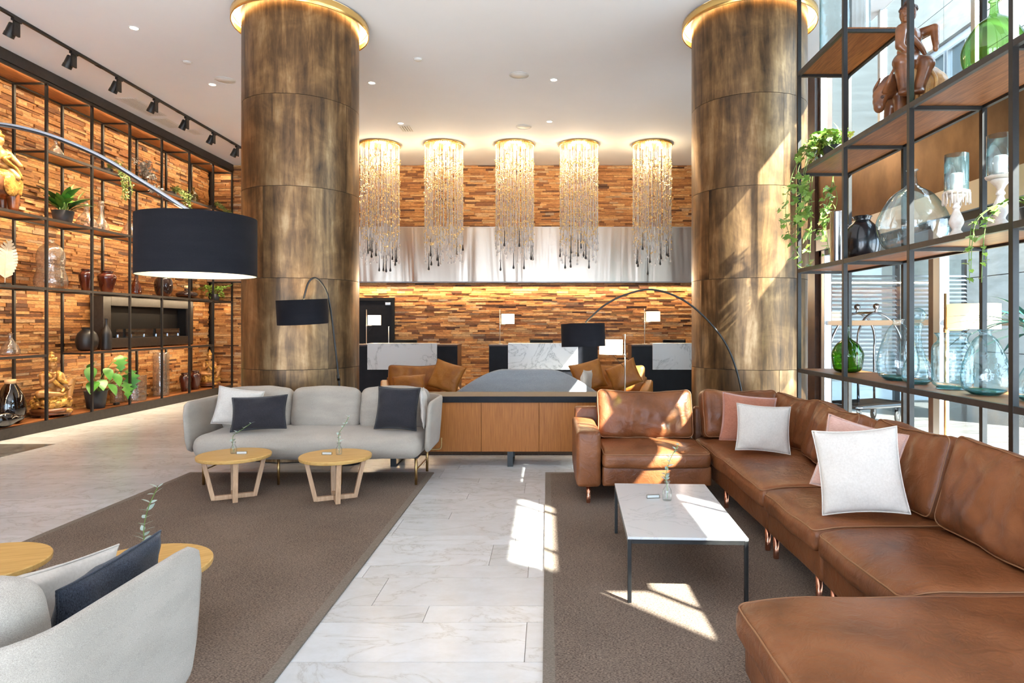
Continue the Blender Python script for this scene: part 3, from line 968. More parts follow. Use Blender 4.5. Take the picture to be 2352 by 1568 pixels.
# ------------------------------------------------------------------ grey sofas
def shell_mesh(W, D, zb, zt, th=0.05, rc=0.20, flare=0.035):
    hw = W / 2
    yf, yb = -D / 2, D / 2
    path = []
    n1 = 14
    for i in range(n1):
        path.append((-hw, yf + (yb - rc - yf) * i / n1))
    for i in range(9):
        a = PI - (PI / 2) * i / 8
        path.append((-hw + rc + rc * math.cos(a), yb - rc + rc * math.sin(a)))
    for i in range(1, 12):
        path.append((-hw + rc + (2 * hw - 2 * rc) * i / 12, yb))
    for i in range(9):
        a = PI / 2 - (PI / 2) * i / 8
        path.append((hw - rc + rc * math.cos(a), yb - rc + rc * math.sin(a)))
    for i in range(1, n1 + 1):
        path.append((hw, yb - rc + (yf - yb + rc) * i / n1))
    b = B()
    m = len(path)
    vs, K = [], 12
    rr = 0.12
    for i, p in enumerate(path):
        q0, q1 = path[max(i - 1, 0)], path[min(i + 1, m - 1)]
        t = Vector((q1[0] - q0[0], q1[1] - q0[1])).normalized()
        nrm = Vector((-t.y, t.x))            # outward
        dist = min((Vector(p) - Vector(path[0])).length, (Vector(p) - Vector(path[-1])).length)
        cut = 0.0
        if dist < rr:
            cut = rr - math.sqrt(max(rr * rr - (rr - dist) ** 2, 0))
        z0, z1 = zb + cut, zt - cut * 0.9
        slim = 1.0 if dist > 0.02 else 0.35
        for k in range(K):
            a = 2 * PI * k / K
            ca, sa = math.cos(a), math.sin(a)
            hz = (z1 - z0) / 2
            ez = math.copysign(abs(sa) ** 0.25, sa)
            en = math.copysign(abs(ca) ** 0.6, ca) * th / 2 * slim
            z = (z0 + z1) / 2 + ez * hz
            out = en + flare * (z - zb) / (zt - zb)
            vs.append((p[0] + nrm.x * out, p[1] + nrm.y * out, z))
    fs = []
    for i in range(m - 1):
        for k in range(K):
            l = (k + 1) % K
            fs.append((i * K + k, i * K + l, (i + 1) * K + l, (i + 1) * K + k))
    fs += [tuple(reversed(range(K))), tuple((m - 1) * K + k for k in range(K))]
    return b.add(vs, fs)

def puff(sx, sy, sz, cr, seed, amp=0.006, fq=6):
    def fn(x, y, z):
        u, v, w = 2 * x / sx, 2 * y / sy, 2 * z / sz
        d = noise.noise(Vector((x * fq + seed, y * fq, z * fq))) * amp
        return (x + d + u * cr * 0.35 * crv(v) * crv(w), y + d * 0.7 + v * cr * 0.35 * crv(u) * crv(w), z + d + w * cr * crv(u * 0.96) * crv(v * 0.96))
    return fn

def grey_sofa(label, loc, rz):
    W, D = 2.26, 0.84
    t = thing('sofa', label, 'sofa', loc, rz, 'grey wool sofas')
    obj('shell', shell_mesh(W, D, 0.31, 0.80), 'fabric_grey', t)
    obj('seat_cushion', B().rbox(W - 0.10, 0.84, 0.22, 0.10, 14, puff(W, 0.84, 0.22, 0.03, 3)), 'fabric_grey', t, (0, -0.05, 0.375))
    for i in range(3):
        x = (i - 1) * 0.705
        c = obj('back_cushion', B().rbox(0.69, 0.20, 0.42, 0.075, 12, puff(0.69, 0.20, 0.42, 0.028, 20 + i * 7, 0.008)), 'fabric_grey', t, (x, 0.17, 0.665), (R(-11), 0, R((1, -1, 1)[i])))
    for sx in (-1, 1):
        for y in (-0.32, 0.26):
            obj('leg', B().tube([(sx * 1.02, y, 0.0), (sx * 1.02, y, 0.28)], 0.013, 10), 'brass', t)
        obj('side_rail', B().tube([(sx * 1.02, -0.32, 0.14), (sx * 1.02, 0.26, 0.14)], 0.006, 8), 'brass', t)
        obj('arm_bracket', B().tube(spline([(sx * 1.02, 0.20, 0.24), (sx * 1.13, 0.20, 0.24), (sx * 1.175, 0.20, 0.26), (sx * 1.18, 0.20, 0.36)], 5), 0.007, 8), 'brass', t)
        obj('leg', B().tube([(sx * 0.30, -0.32, 0.0), (sx * 0.30, -0.32, 0.28)], 0.012, 10), 'brass', t)
    obj('under_frame', B().box(-1.04, 1.04, -0.34, 0.30, 0.255, 0.285), 'black_steel', t, smooth=False)
    return t
grey_sofa('grey wool sofa with three back cushions facing the camera before the bronze column', (-2.28, 6.59, RZ), 0)
grey_sofa('grey wool sofa seen from behind its arm in the near corner', (-2.365, 1.85, RZ), PI)

def pillow_mesh(w, h, t, seed=0, n=18, sag=0.0, wr=0.022):
    b = B()
    vs, fs, idx = [], [], {}
    for side in (1, -1):
        for i in range(n + 1):
            for j in range(n + 1):
                edge = i in (0, n) or j in (0, n)
                if edge and side == -1:
                    idx[(i, j, -1)] = idx[(i, j, 1)]
                    continue
                u, v = -1 + 2 * i / n, -1 + 2 * j / n
                u, v = math.sin(u * PI / 2) * 0.35 + u * 0.65, math.sin(v * PI / 2) * 0.35 + v * 0.65
                x = w / 2 * u * (1 - 0.075 * (1 - v * v))
                z = h / 2 * v * (1 - 0.075 * (1 - u * u))
                d = noise.noise(Vector((x * 7 + seed, z * 7, seed * 1.7 + side))) * wr + noise.noise(Vector((x * 18 + seed, z * 18, side))) * wr * 0.4
                y = side * t / 2 * (max(crv(u) * crv(v), 0) ** 0.42) + (d if not edge else d * 0.3)
                z -= sag * crv(u) * (1 if v > 0 else 0.2) * abs(v)
                idx[(i, j, side)] = len(vs)
                vs.append((x, y, z + h / 2))
    for side in (1, -1):
        for i in range(n):
            for j in range(n):
                q = (idx[(i, j, side)], idx[(i + 1, j, side)], idx[(i + 1, j + 1, side)], idx[(i, j + 1, side)])
                fs.append(q if side == -1 else tuple(reversed(q)))
    return b.add(vs, fs)

def pillow(label, mat, w, h, t, loc, rot, seed, group=None, sag=0.0, name='throw_pillow'):
    o = thing(name, label, 'pillow', loc)
    o.rotation_euler = rot
    if group:
        o['group'] = group
    bm_ = pillow_mesh(w, h, t, seed, sag=sag)
    obj('cover', bm_, mat, o)
    # seam around the rim
    n = 18
    rim = []
    for i in range(n + 1):
        rim.append((-1 + 2 * i / n, -1))
    for j in range(1, n + 1):
        rim.append((1, -1 + 2 * j / n))
    for i in range(1, n + 1):
        rim.append((1 - 2 * i / n, 1))
    for j in range(1, n):
        rim.append((-1, 1 - 2 * j / n))
    pts = []
    for (u, v) in rim:
        u, v = math.sin(u * PI / 2) * 0.35 + u * 0.65, math.sin(v * PI / 2) * 0.35 + v * 0.65
        x = w / 2 * u * (1 - 0.075 * (1 - v * v))
        z = h / 2 * v * (1 - 0.075 * (1 - u * u))
        d = noise.noise(Vector((x * 7 + seed, z * 7, seed * 1.7 + 1))) * 0.010 + noise.noise(Vector((x * 18 + seed, z * 18, 1))) * 0.004
        pts.append((x, d * 0.3, z + h / 2 - sag * crv(u) * (1 if v > 0 else 0.2) * abs(v)))
    obj('seam', B().tube(pts, 0.004, 6, True), mat, o)
    return o
pillow('off-white cotton pillow behind the charcoal one on the grey sofa by the column', 'fabric_white', 0.42, 0.37, 0.13, (-3.06, 6.38, 0.56), (R(-14), R(9), R(14)), 5)
pillow('wide charcoal wool pillow lying against the off-white one on the grey sofa', 'fabric_dark', 0.52, 0.33, 0.13, (-2.76, 6.24, 0.54), (R(-17), R(-3), R(6)), 9)
pillow('square charcoal wool pillow at the sideboard end of the grey sofa', 'fabric_dark', 0.42, 0.42, 0.13, (-1.48, 6.35, 0.525), (R(-14), R(2), R(-4)), 14)
pillow('off-white cotton pillow tucked between square charcoal pillow and sofa arm', 'fabric_white', 0.30, 0.38, 0.07, (-1.215, 6.49, 0.535), (R(4), R(-2), R(-84)), 17)
pillow('denim-dark wool pillow leaning inside the near grey sofa arm', 'fabric_denim', 0.46, 0.29, 0.11, (-1.40, 2.06, 0.535), (R(9), R(-3), R(88)), 23)
pillow('white cotton pillow behind the denim-dark pillow on the near sofa', 'fabric_white', 0.46, 0.27, 0.12, (-1.64, 2.10, 0.515), (R(12), R(2), R(74)), 27)

# ------------------------------------------------------------------ round oak tables
def round_table(label, x, y, rz, z=RZ):
    t = thing('side_table', label, 'table', (x, y, z), rz, 'round oak coffee tables')
    obj('table_top', B().lathe([(0, 0.358), (0.295, 0.358), (0.305, 0.362), (0.308, 0.372), (0.308, 0.386), (0.304, 0.391), (0, 0.391)], 56), 'oak', t)
    sharp(t.children[-1], 25)
    for k in range(4):
        a = k * PI / 2
        c, s = math.cos(a), math.sin(a)
        obj('leg', B().beam((0.165 * c, 0.165 * s, 0.006), (0.245 * c, 0.245 * s, 0.358), 0.042, 0.036, (c, s, 0)), 'oak_leg', t, smooth=False, bevel=0.003)
    for a in (0, PI / 2):
        c, s = math.cos(a), math.sin(a)
        obj('foot_rail', B().beam((-0.17 * c, -0.17 * s, 0.020), (0.17 * c, 0.17 * s, 0.020), 0.038, 0.039), 'oak_leg', t, smooth=False, bevel=0.003)
    return t
round_table('round oak table with vase in front of the dark and white pillows', -2.77, 5.78, R(28))
round_table('round oak table with vase in front of the middle sofa cushion', -1.86, 5.74, R(24))
round_table('round oak table with a tall sprig beyond the near sofa arm', -1.94, 3.12, R(35))
round_table('round oak table cut by the picture edge beyond the near sofa', -2.76, 3.14, R(20))

# ------------------------------------------------------------------ marble coffee table
t = thing('coffee_table', 'low marble coffee table with slim dark metal legs on the rug', 'table', (0.80, 4.20, RZ), R(-2.5))
hx, hy, hz = 0.33, 0.61, 0.365
obj('marble_top', B().box(-hx, hx, -hy, hy, hz - 0.014, hz), 'marble_table', t, smooth=False, bevel=0.002)
w = 0.022
for sx in (-1, 1):
    for sy in (-1, 1):
        obj('leg', B().box(sx * (hx - w / 2) - w / 2, sx * (hx - w / 2) + w / 2, sy * (hy - w / 2) - w / 2, sy * (hy - w / 2) + w / 2, 0, hz - 0.0145), 'black_steel', t, smooth=False, bevel=0.003)
for s in (-1, 1):
    obj('apron', B().box(s * (hx - 0.006) - 0.006, s * (hx - 0.006) + 0.006, -hy + w, hy - w, hz - 0.036, hz - 0.0145), 'black_steel', t, smooth=False)
    obj('apron', B().box(-hx + w, hx - w, s * (hy - 0.006) - 0.006, s * (hy - 0.006) + 0.006, hz - 0.036, hz - 0.0145), 'black_steel', t, smooth=False)

# ------------------------------------------------------------------ leather sectional, five loose units
def seam_loop(sx, sy, z, r=0.03, n=6):
    pts = []
    hx, hy = sx / 2, sy / 2
    for (cx, cyy, a0) in ((hx - r, hy - r, 0), (-hx + r, hy - r, PI / 2), (-hx + r, -hy + r, PI), (hx - r, -hy + r, 1.5 * PI)):
        for k in range(n + 1):
            a = a0 + PI / 2 * k / n
            pts.append((cx + r * math.cos(a), cyy + r * math.sin(a), z))
    # fill the straight runs so that the loop can follow the puffed surface
    out = []
    for i, p in enumerate(pts):
        q = pts[(i + 1) % len(pts)]
        d = math.dist(p, q)
        m = max(1, int(d / 0.06))
        for j in range(m):
            out.append(tuple(p[k] + (q[k] - p[k]) * j / m for k in range(3)))
    return out

def leather_seat(t, x0, x1, y0, y1, seed, z0=0.315, th=0.135, mat='leather', lip=None):
    sx, sy = x1 - x0, y1 - y0
    f0 = puff(sx, sy, th, 0.022, seed, 0.006, 4)
    def fn(x, y, z):
        x, y, z = f0(x, y, z)
        if lip == 'x':           # front edge rolls down towards -x
            u = max(0, (-x / (sx / 2) - 0.55) / 0.45)
            z -= 0.028 * u * u
        if lip == 'y':
            u = max(0, (-y / (sy / 2) - 0.55) / 0.45)
            z -= 0.022 * u * u
        return x, y, z
    o = obj('seat_cushion', B().rbox(sx, sy, th, 0.045, 18, fn), mat, t, ((x0 + x1) / 2, (y0 + y1) / 2, z0 + th / 2))
    loop = [fn(x, y, z) for x, y, z in seam_loop(sx - 0.018, sy - 0.018, th / 2 - 0.012, 0.04)]
    obj('piping', B().tube(loop, 0.0045, 6, True), 'leather_seam', o)
    return o

def leather_back(t, cx, cyy, w, h, th, face, seed, lean=14, z0=0.44, mat='leather', twist=0):
    """box cushion leaning back; face: 'y' looks to -y, 'x' looks to -x"""
    def fn(x, y, z):
        u, v, q = 2 * x / w, 2 * y / th, 2 * z / h
        cr = 0.05 * crv(u * 0.97) * crv(q * 0.97)
        # drapery wrinkles running down from the top seam
        wr = noise.noise(Vector((x * 11 + seed, z * 3.0, seed))) * 0.026 + noise.noise(Vector((x * 5 + z * 9 + seed, z * 6, 4.0))) * 0.020 + noise.noise(Vector((x * 19 - z * 11 + seed, z * 8, 9.0))) * 0.009
        k = crv(u) * 0.9 + 0.1
        sag = -0.025 * crv(u) * (0.5 + 0.5 * q)
        return (x + noise.noise(Vector((z * 6, y * 6, seed))) * 0.010, y + v * cr + (wr * k if v < 0 else 0), z + sag + noise.noise(Vector((x * 5, seed, y * 5))) * 0.012)
    e = Euler((R(-lean), 0, R((0 if face == 'y' else -90) + twist)), 'XYZ')
    m = Matrix.Rotation(R((0 if face == 'y' else -90) + twist), 4, 'Z') @ Matrix.Rotation(R(-lean), 4, 'X')
    b = B().rbox(w, th, h, 0.055, 34, fn)
    o = obj('back_cushion', b, mat, t, (cx, cyy, z0 + h / 2), e)
    for s in (-1, 1):
        lp = [fn(a, s * (th / 2 - 0.02), c) for a, c, _ in seam_loop(w - 0.014, h - 0.014, 0, 0.05)]
        obj('piping', B().tube(lp, 0.004, 6, True), 'leather_seam', o)
    return o

def leather_base(t, x0, x1, y0, y1, seed, z0=0.145, z1=0.318, mat='leather'):
    sx, sy, sz = x1 - x0, y1 - y0, z1 - z0
    return obj('base', B().rbox(sx, sy, sz, 0.022, 12, puff(sx, sy, sz, 0.006, seed, 0.003, 5)), mat, t, ((x0 + x1) / 2, (y0 + y1) / 2, (z0 + z1) / 2))

def copper_legs(t, pts):
    for (x, y) in pts:
        obj('leg', B().lathe([(0, 0), (0.017, 0), (0.018, 0.002), (0.018, 0.15), (0, 0.15)], 16, (x, y, 0)), 'copper', t)
        sharp(t.children[-1])

gp = 'brown leather sectional units'
# arm unit at the far left
t = thing('sofa_unit', 'brown leather sofa unit with boxy arm and sunlit back cushion', 'sofa', (0.25, 5.58, RZ), 0, gp)
leather_base(t, 0.225, 1.165, 0.03, 0.98, 1)
obj('arm', B().rbox(0.21, 0.97, 0.475, 0.035, 12, puff(0.21, 0.97, 0.475, 0.012, 2, 0.004)), 'leather', t, (0.105, 0.485, 0.382))
obj('back_panel', B().rbox(1.16, 0.09, 0.58, 0.03, 8, puff(1.16, 0.09, 0.58, 0.008, 4, 0.004)), 'leather', t, (0.60, 0.945, 0.43))
leather_seat(t, 0.222, 1.155, 0.0, 0.79, 31, lip='y')
leather_back(t, 0.685, 0.735, 0.91, 0.47, 0.21, 'y', 41, 13)
copper_legs(t, [(0.105, 0.06), (1.12, 0.10), (0.105, 0.9), (1.12, 0.9)])
# corner unit
t = thing('sofa_unit', 'brown leather corner unit of the sectional beside the bronze column', 'sofa', (1.445, 4.385, RZ), 0, gp)
leather_base(t, 0.03, 0.955, 0.01, 2.17, 5)
obj('back_panel', B().rbox(0.94, 0.09, 0.58, 0.03, 8), 'leather', t, (0.48, 2.135, 0.43))
obj('side_panel', B().rbox(0.08, 2.06, 0.50, 0.03, 8), 'leather', t, (0.935, 1.05, 0.395))
leather_seat(t, -0.005, 0.86, 0.022, 2.02, 33, lip='x')
leather_back(t, 0.40, 1.925, 0.72, 0.47, 0.21, 'y', 43, 13)
leather_back(t, 0.80, 1.42, 0.78, 0.46, 0.20, 'x', 45, 15, twist=8)
leather_back(t, 0.76, 0.55, 0.86, 0.47, 0.21, 'x', 47, 20, twist=-5)
copper_legs(t, [(0.06, 0.07), (0.06, 1.10), (0.88, 0.07), (0.88, 2.05)])
# straight units
t = thing('sofa_unit', 'brown leather seat unit carrying the large white pillow', 'sofa', (1.445, 3.515, RZ), 0, gp)
leather_base(t, 0.03, 0.955, 0.005, 0.86, 6)
obj('side_panel', B().rbox(0.08, 0.84, 0.50, 0.03, 8), 'leather', t, (0.935, 0.43, 0.395))
leather_seat(t, -0.01, 0.86, 0.016, 0.846, 35, lip='x', z0=0.318)
leather_back(t, 0.78, 0.435, 0.80, 0.48, 0.21, 'x', 49, 15)
copper_legs(t, [(0.06, 0.10), (0.06, 0.78), (0.88, 0.10), (0.88, 0.78)])
t = thing('sofa_unit', 'brown leather seat unit between white-pillow seat and near chaise', 'sofa', (1.445, 2.645, RZ), 0, gp)
leather_base(t, 0.03, 0.955, 0.005, 0.86, 8)
obj('side_panel', B().rbox(0.08, 0.84, 0.50, 0.03, 8), 'leather', t, (0.935, 0.43, 0.395))
leather_seat(t, -0.01, 0.86, 0.016, 0.846, 37, lip='x', z0=0.318)
leather_back(t, 0.76, 0.425, 0.82, 0.50, 0.22, 'x', 53, 17)
copper_legs(t, [(0.06, 0.10), (0.06, 0.78), (0.88, 0.10), (0.88, 0.78)])
# chaise unit nearest the camera
t = thing('sofa_unit', 'brown leather chaise unit nearest the camera with scratched top', 'sofa', (0.75, 1.66, RZ), 0, gp)
leather_base(t, 0.035, 1.64, 0.02, 0.95, 9)
leather_seat(t, 0.0, 1.60, 0.0, 0.965, 39, lip='x', z0=0.318)
copper_legs(t, [(0.12, 0.10), (0.12, 0.86), (1.52, 0.10), (1.52, 0.86)])

pillow('rust velvet pillow behind the off-white pillow in the leather corner', 'fabric_rust', 0.47, 0.43, 0.13, (1.73, 5.66, 0.520), (R(-18), R(6), R(-8)), 61)
pillow('off-white square pillow in the corner of the leather sectional', 'fabric_white', 0.43, 0.39, 0.13, (1.755, 5.32, 0.51), (R(-18), R(3), R(-12)), 63)
pillow('large white cotton pillow leaning on the leather back cushions', 'fabric_white', 0.44, 0.47, 0.14, (1.75, 3.59, 0.505), (R(-13), R(-7), R(-22)), 67)
pillow('blush velvet pillow peeking out behind the large white pillow', 'fabric_pink', 0.44, 0.44, 0.12, (1.77, 3.84, 0.54), (R(-14), R(12), R(-34)), 71)

# ------------------------------------------------------------------ sideboard
t = thing('sideboard', 'long amber wood sideboard with black top and legs behind the sofas', 'sideboard', (-1.98, 7.12, 0))
LW = 0.63
obj('carcass', B().box(0.0, LW * 5, 0.03, 0.46, 0.165, 0.70), 'door_wood', t, smooth=False)
obj('worktop', B().box(-0.03, LW * 5 + 0.03, -0.02, 0.48, 0.702, 0.768), 'desk_black', t, smooth=False, bevel=0.003)
for i in range(5):
    obj('door', B().box(i * LW + 0.002, (i + 1) * LW - 0.002, 0.0, 0.028, 0.165, 0.700), 'door_wood', t, smooth=False, bevel=0.002)
for x in (0.30, 1.575, 2.85):
    obj('leg', B().box(x - 0.03, x + 0.03, 0.0, 0.02, 0, 0.164).box(x - 0.03, x + 0.03, 0.44, 0.46, 0, 0.164).box(x - 0.03, x + 0.03, 0.02, 0.44, 0.0, 0.02), 'black_steel', t, smooth=False)

# ------------------------------------------------------------------ curved sofa back, leather armchairs beyond
t = thing('sofa', 'pale grey sofa with arched high back turned away behind the sideboard', 'sofa', (-0.29, 9.0, 0.013))
b = B()
n, k = 40, 10
vs = []
def arch(u):
    a = min(1.0, abs(u))
    return 0.52 + 0.40 * (1 - max(0, (a - 0.28) / 0.72) ** 1.7) ** 1.25 if a < 0.999 else 0.52
for i in range(n + 1):
    u = -1 + 2 * i / n
    x = u * 1.12
    y = 0.22 * abs(u) ** 2.4
    zt = arch(u)
    for j in range(k + 1):
        q = j / k
        vs.append((x, y + 0.06 * (1 - q) * 0 - 0.03, 0.15 + (zt - 0.15) * q))
    for j in range(k, -1, -1):
        q = j / k
        vs.append((x * 0.985, y + 0.06, 0.15 + (zt - 0.15) * q))
m = 2 * (k + 1)
fs = [(i * m + a, i * m + (a + 1) % m, (i + 1) * m + (a + 1) % m, (i + 1) * m + a) for i in range(n) for a in range(m)]
b.add(vs, [tuple(reversed(q)) for q in fs] + [tuple(range(m)), tuple(reversed([n * m + a for a in range(m)]))])
o = obj('arched_back', b, 'fabric_pale', t)
md = o.modifiers.new('round', 'BEVEL'); md.width = 0.02; md.segments = 3; md.limit_method = 'ANGLE'; md.angle_limit = R(50)
obj('seat_cushion', B().rbox(1.95, 0.72, 0.22, 0.08, 12, puff(1.95, 0.72, 0.22, 0.03, 2)), 'fabric_pale', t, (0, 0.50, 0.35))
for sx in (-0.9, 0.9):
    for sy in (0.15, 0.78):
        obj('leg', B().tube([(sx, sy, 0), (sx, sy, 0.25)], 0.014, 8), 'brass', t)
pillow('white pillow corner showing past the arched grey sofa', 'fabric_white', 0.42, 0.40, 0.12, (0.52, 9.38, 0.50), (R(8), R(4), R(70)), 81)

def armchair(label, x, y, rz, mir):
    t = thing('armchair', label, 'armchair', (x, y, 0.013), rz, 'amber leather armchairs')
    leather_base(t, -0.52, 0.52, -0.40, 0.45, 3, 0.12, 0.32, 'leather_tan')
    for s in (-1, 1):
        def slope(xx, yy, zz, s=s):
            return xx, yy, zz + (0.05 * (yy / 0.45) if zz > 0 else 0)
        obj('arm', B().rbox(0.14, 0.90, 0.46, 0.04, 8, slope), 'leather_tan', t, (s * 0.53, 0.0, 0.37))
    obj('back_panel', B().rbox(1.0, 0.12, 0.55, 0.04, 8), 'leather_tan', t, (0, 0.44, 0.42))
    leather_seat(t, -0.45, 0.45, -0.42, 0.36, 7, 0.32, 0.14, 'leather_tan')
    leather_back(t, -0.06 * mir, 0.27, 0.84, 0.45, 0.20, 'y', 9 + mir, 12, 0.44, 'leather_tan')
    for sx in (-0.45, 0.45):
        for sy in (-0.34, 0.38):
            obj('leg', B().tube([(sx, sy, 0), (sx, sy, 0.125)], 0.018, 10), 'copper', t)
    return t
armchair('amber leather armchair before the desk nearest the bronze column', -2.00, 10.25, R(14), 1)
armchair('amber leather armchair behind the small lit lamp', 1.02, 10.25, R(-14), -1)
pillow('amber leather cushion slumped upright in the armchair by the bronze column', 'leather_tan', 0.52, 0.46, 0.18, (-1.62, 9.93, 0.545), (R(-22), R(14), R(-20)), 85, name='leather_cushion')
pillow('small amber leather cushion lying low in the armchair by the bronze column', 'leather_tan', 0.50, 0.30, 0.18, (-2.08, 9.84, 0.51), (R(-30), R(-4), R(8)), 87, name='leather_cushion')
pillow('amber leather cushion leaning at the sofa side of the lamp-lit armchair', 'leather_tan', 0.52, 0.46, 0.18, (0.70, 9.95, 0.555), (R(-22), R(-12), R(18)), 89, name='leather_cushion')
pillow('amber leather cushion behind the lamp pole in the lamp-lit armchair', 'leather_tan', 0.48, 0.42, 0.18, (1.22, 9.80, 0.60), (R(-24), R(-24), R(-10)), 91, name='leather_cushion')

# ------------------------------------------------------------------ reception desks and chairs
def desk(label, x0, x1, m0, m1, side):
    t = thing('reception_desk', label, 'desk', ((x0 + x1) / 2, 13.0, 0), 0, 'reception desks')
    h = (x1 - x0) / 2
    c = (x0 + x1) / 2
    obj('front_panel', B().box(-h, h, 0, 0.04, 0, 1.12), 'desk_black', t, smooth=False)
    for s in (-1, 1):
        obj('end_panel', B().box(s * h - 0.04 if s > 0 else -h, h if s > 0 else -h + 0.04, 0.041, 0.62, 0, 1.12), 'dark_wood', t, smooth=False)
    obj('counter_top', B().box(-h - 0.005, h + 0.005, -0.01, 0.64, 1.122, 1.150), 'dark_wood', t, smooth=False, bevel=0.002)
    obj('work_surface', B().box(-h + 0.042, h - 0.042, 0.041, 0.60, 0.72, 0.75), 'dark_wood', t, smooth=False)
    obj('marble_apron', B().box(m0 - c, m1 - c, -0.045, -0.011, 0.655, 1.176), 'marble_desk', t, smooth=False, bevel=0.002)
    obj('marble_top', B().box(m0 - c, m1 - c, -0.010, 0.30, 1.151, 1.176), 'marble_desk', t, smooth=False)
    return t
desk('reception desk with marble apron beside the bronze column and dark door', -3.95, -1.79, -3.57, -2.19, 1)
desk('reception desk with marble apron in the middle behind the arched sofa', -1.16, 1.005, -0.78, 0.61, 0)
desk('reception desk with marble apron half hidden by the sunlit bronze column', 1.68, 3.79, 2.09, 3.47, -1)
def office_chair(label, x):
    t = thing('office_chair', label, 'chair', (x, 14.1, 0), 0, 'office chairs behind the desks')
    obj('backrest', B().rbox(0.50, 0.07, 0.52, 0.03, 8, lambda a, b_, c: (a, b_ - 0.18 * (a / 0.5) ** 2, c)), 'black', t, (0, 0.22, 0.96), (R(-8), 0, 0))
    obj('seat', B().rbox(0.48, 0.46, 0.08, 0.035, 6), 'black', t, (0, 0, 0.52))
    obj('gas_lift', B().tube([(0, 0, 0.08), (0, 0, 0.48)], 0.025, 10), 'chrome', t)
    obj('back_bar', B().tube(spline([(0, 0.10, 0.50), (0, 0.27, 0.52), (0, 0.28, 0.80)], 5), 0.018, 8), 'black_steel', t)
    for k in range(5):
        a = 2 * PI * k / 5
        lg = obj('foot', B().beam((0.02 * math.cos(a), 0.02 * math.sin(a), 0.09), (0.28 * math.cos(a), 0.28 * math.sin(a), 0.065), 0.035, 0.03), 'black_steel', t, smooth=False)
        obj('caster', B().lathe([(0, 0), (0.02, 0.004), (0.025, 0.025), (0.02, 0.046), (0, 0.05)], 10, (0.28 * math.cos(a), 0.28 * math.sin(a), 0)), 'rubber', lg)
office_chair('black office chair behind the desk by the dark door', -3.10)
office_chair('black office chair behind the middle reception desk', -0.13)
office_chair('black office chair behind the desk by the sunlit column', 2.78)
# ------------------------------------------------------------------ arc lamps
WARM = (1.0, 0.80, 0.54)
def drum(t, loc, r, h, tilt=(0, 0, 0), rt=None, watts=20):
    rt = rt or r
    s = obj('lamp_shade', B().lathe([(r, 0), (rt, h), (rt - 0.004, h), (r - 0.004, 0), (r, 0)], 64), 'shade_black', t, loc, tilt)
    obj('shade_lining', B().lathe([(r - 0.0045, 0.002), (rt - 0.0045, h - 0.002)], 64), 'shade_lining', s)
    obj('diffuser', B().lathe([(0, 0.03), (r - 0.006, 0.03), (r - 0.006, 0.035), (0, 0.035)], 48), 'diffuser', s)
    obj('shade_ring', B().lathe([(rt - 0.012, h - 0.014), (rt - 0.004, h - 0.014), (rt - 0.004, h - 0.004), (rt - 0.012, h - 0.004), (rt - 0.012, h - 0.014)], 40), 'black_steel', s)
    sp = B()
    for k in range(3):
        a = 2 * PI * k / 3 + 0.4
        sp.tube([(0, 0, h - 0.01), ((rt - 0.01) * math.cos(a), (rt - 0.01) * math.sin(a), h - 0.01)], 0.003, 6)
    obj('spider', sp, 'black_steel', s)
    return s
# large chrome arc lamp over the left seating group
t = thing('arc_lamp', 'large chrome arc lamp with broad black drum shade over the round tables', 'lamp', (-5.05, 4.5, 0))
obj('base', B().lathe([(0, 0), (0.24, 0), (0.245, 0.005), (0.245, 0.05), (0.24, 0.055), (0, 0.055)], 40), 'black_steel', t)
pts = spline([(0, 0, 0.055), (0.0, 0, 1.0), (0.04, 0, 1.8), (0.22, 0, 2.42), (0.62, 0, 2.80), (1.12, 0, 2.925), (1.50, 0, 2.885), (1.92, 0, 2.73), (2.28, 0, 2.52), (2.56, 0, 2.345), (2.64, 0, 2.30)], 8)
obj('arc_pole', B().tube(pts, 0.017, 12), 'chrome', t)
drum(t, (2.64, 0, 1.885), 0.378, 0.40)
obj('lamp_holder', B().lathe([(0.02, 0), (0.02, 0.1), (0.012, 0.12)], 12, (2.64, 0, 2.185)), 'black_steel', t)
lamp('arc_lamp_light', 'POINT', t, (2.64, 0, 2.06), 60, WARM, 0.08)
# black arc lamp before the left column
t = thing('arc_lamp', 'slim black arc lamp with tilted drum shade before the bronze column', 'lamp', (-2.235, 7.30, 0))
obj('base', B().lathe([(0, 0), (0.14, 0), (0.145, 0.004), (0.145, 0.022), (0, 0.026)], 32), 'black_steel', t)
pts = spline([(0, 0, 0.02), (-0.06, -0.05, 0.75), (-0.125, -0.10, 1.50), (-0.17, -0.13, 1.85), (-0.225, -0.18, 2.00), (-0.29, -0.22, 2.055), (-0.345, -0.26, 1.99), (-0.38, -0.29, 1.82)], 8)
obj('arc_pole', B().tube(pts, 0.0105, 10), 'black_steel', t)
obj('joint', B().tube([(-0.078, -0.062, 0.93), (-0.083, -0.066, 0.99)], 0.016, 10), 'black_steel', t)
drum(t, (-0.385, -0.29, 1.555), 0.262, 0.262, (R(3), R(-2), 0))
lamp('arc_lamp_light', 'POINT', t, (-0.385, -0.29, 1.68), 5, WARM, 0.05)
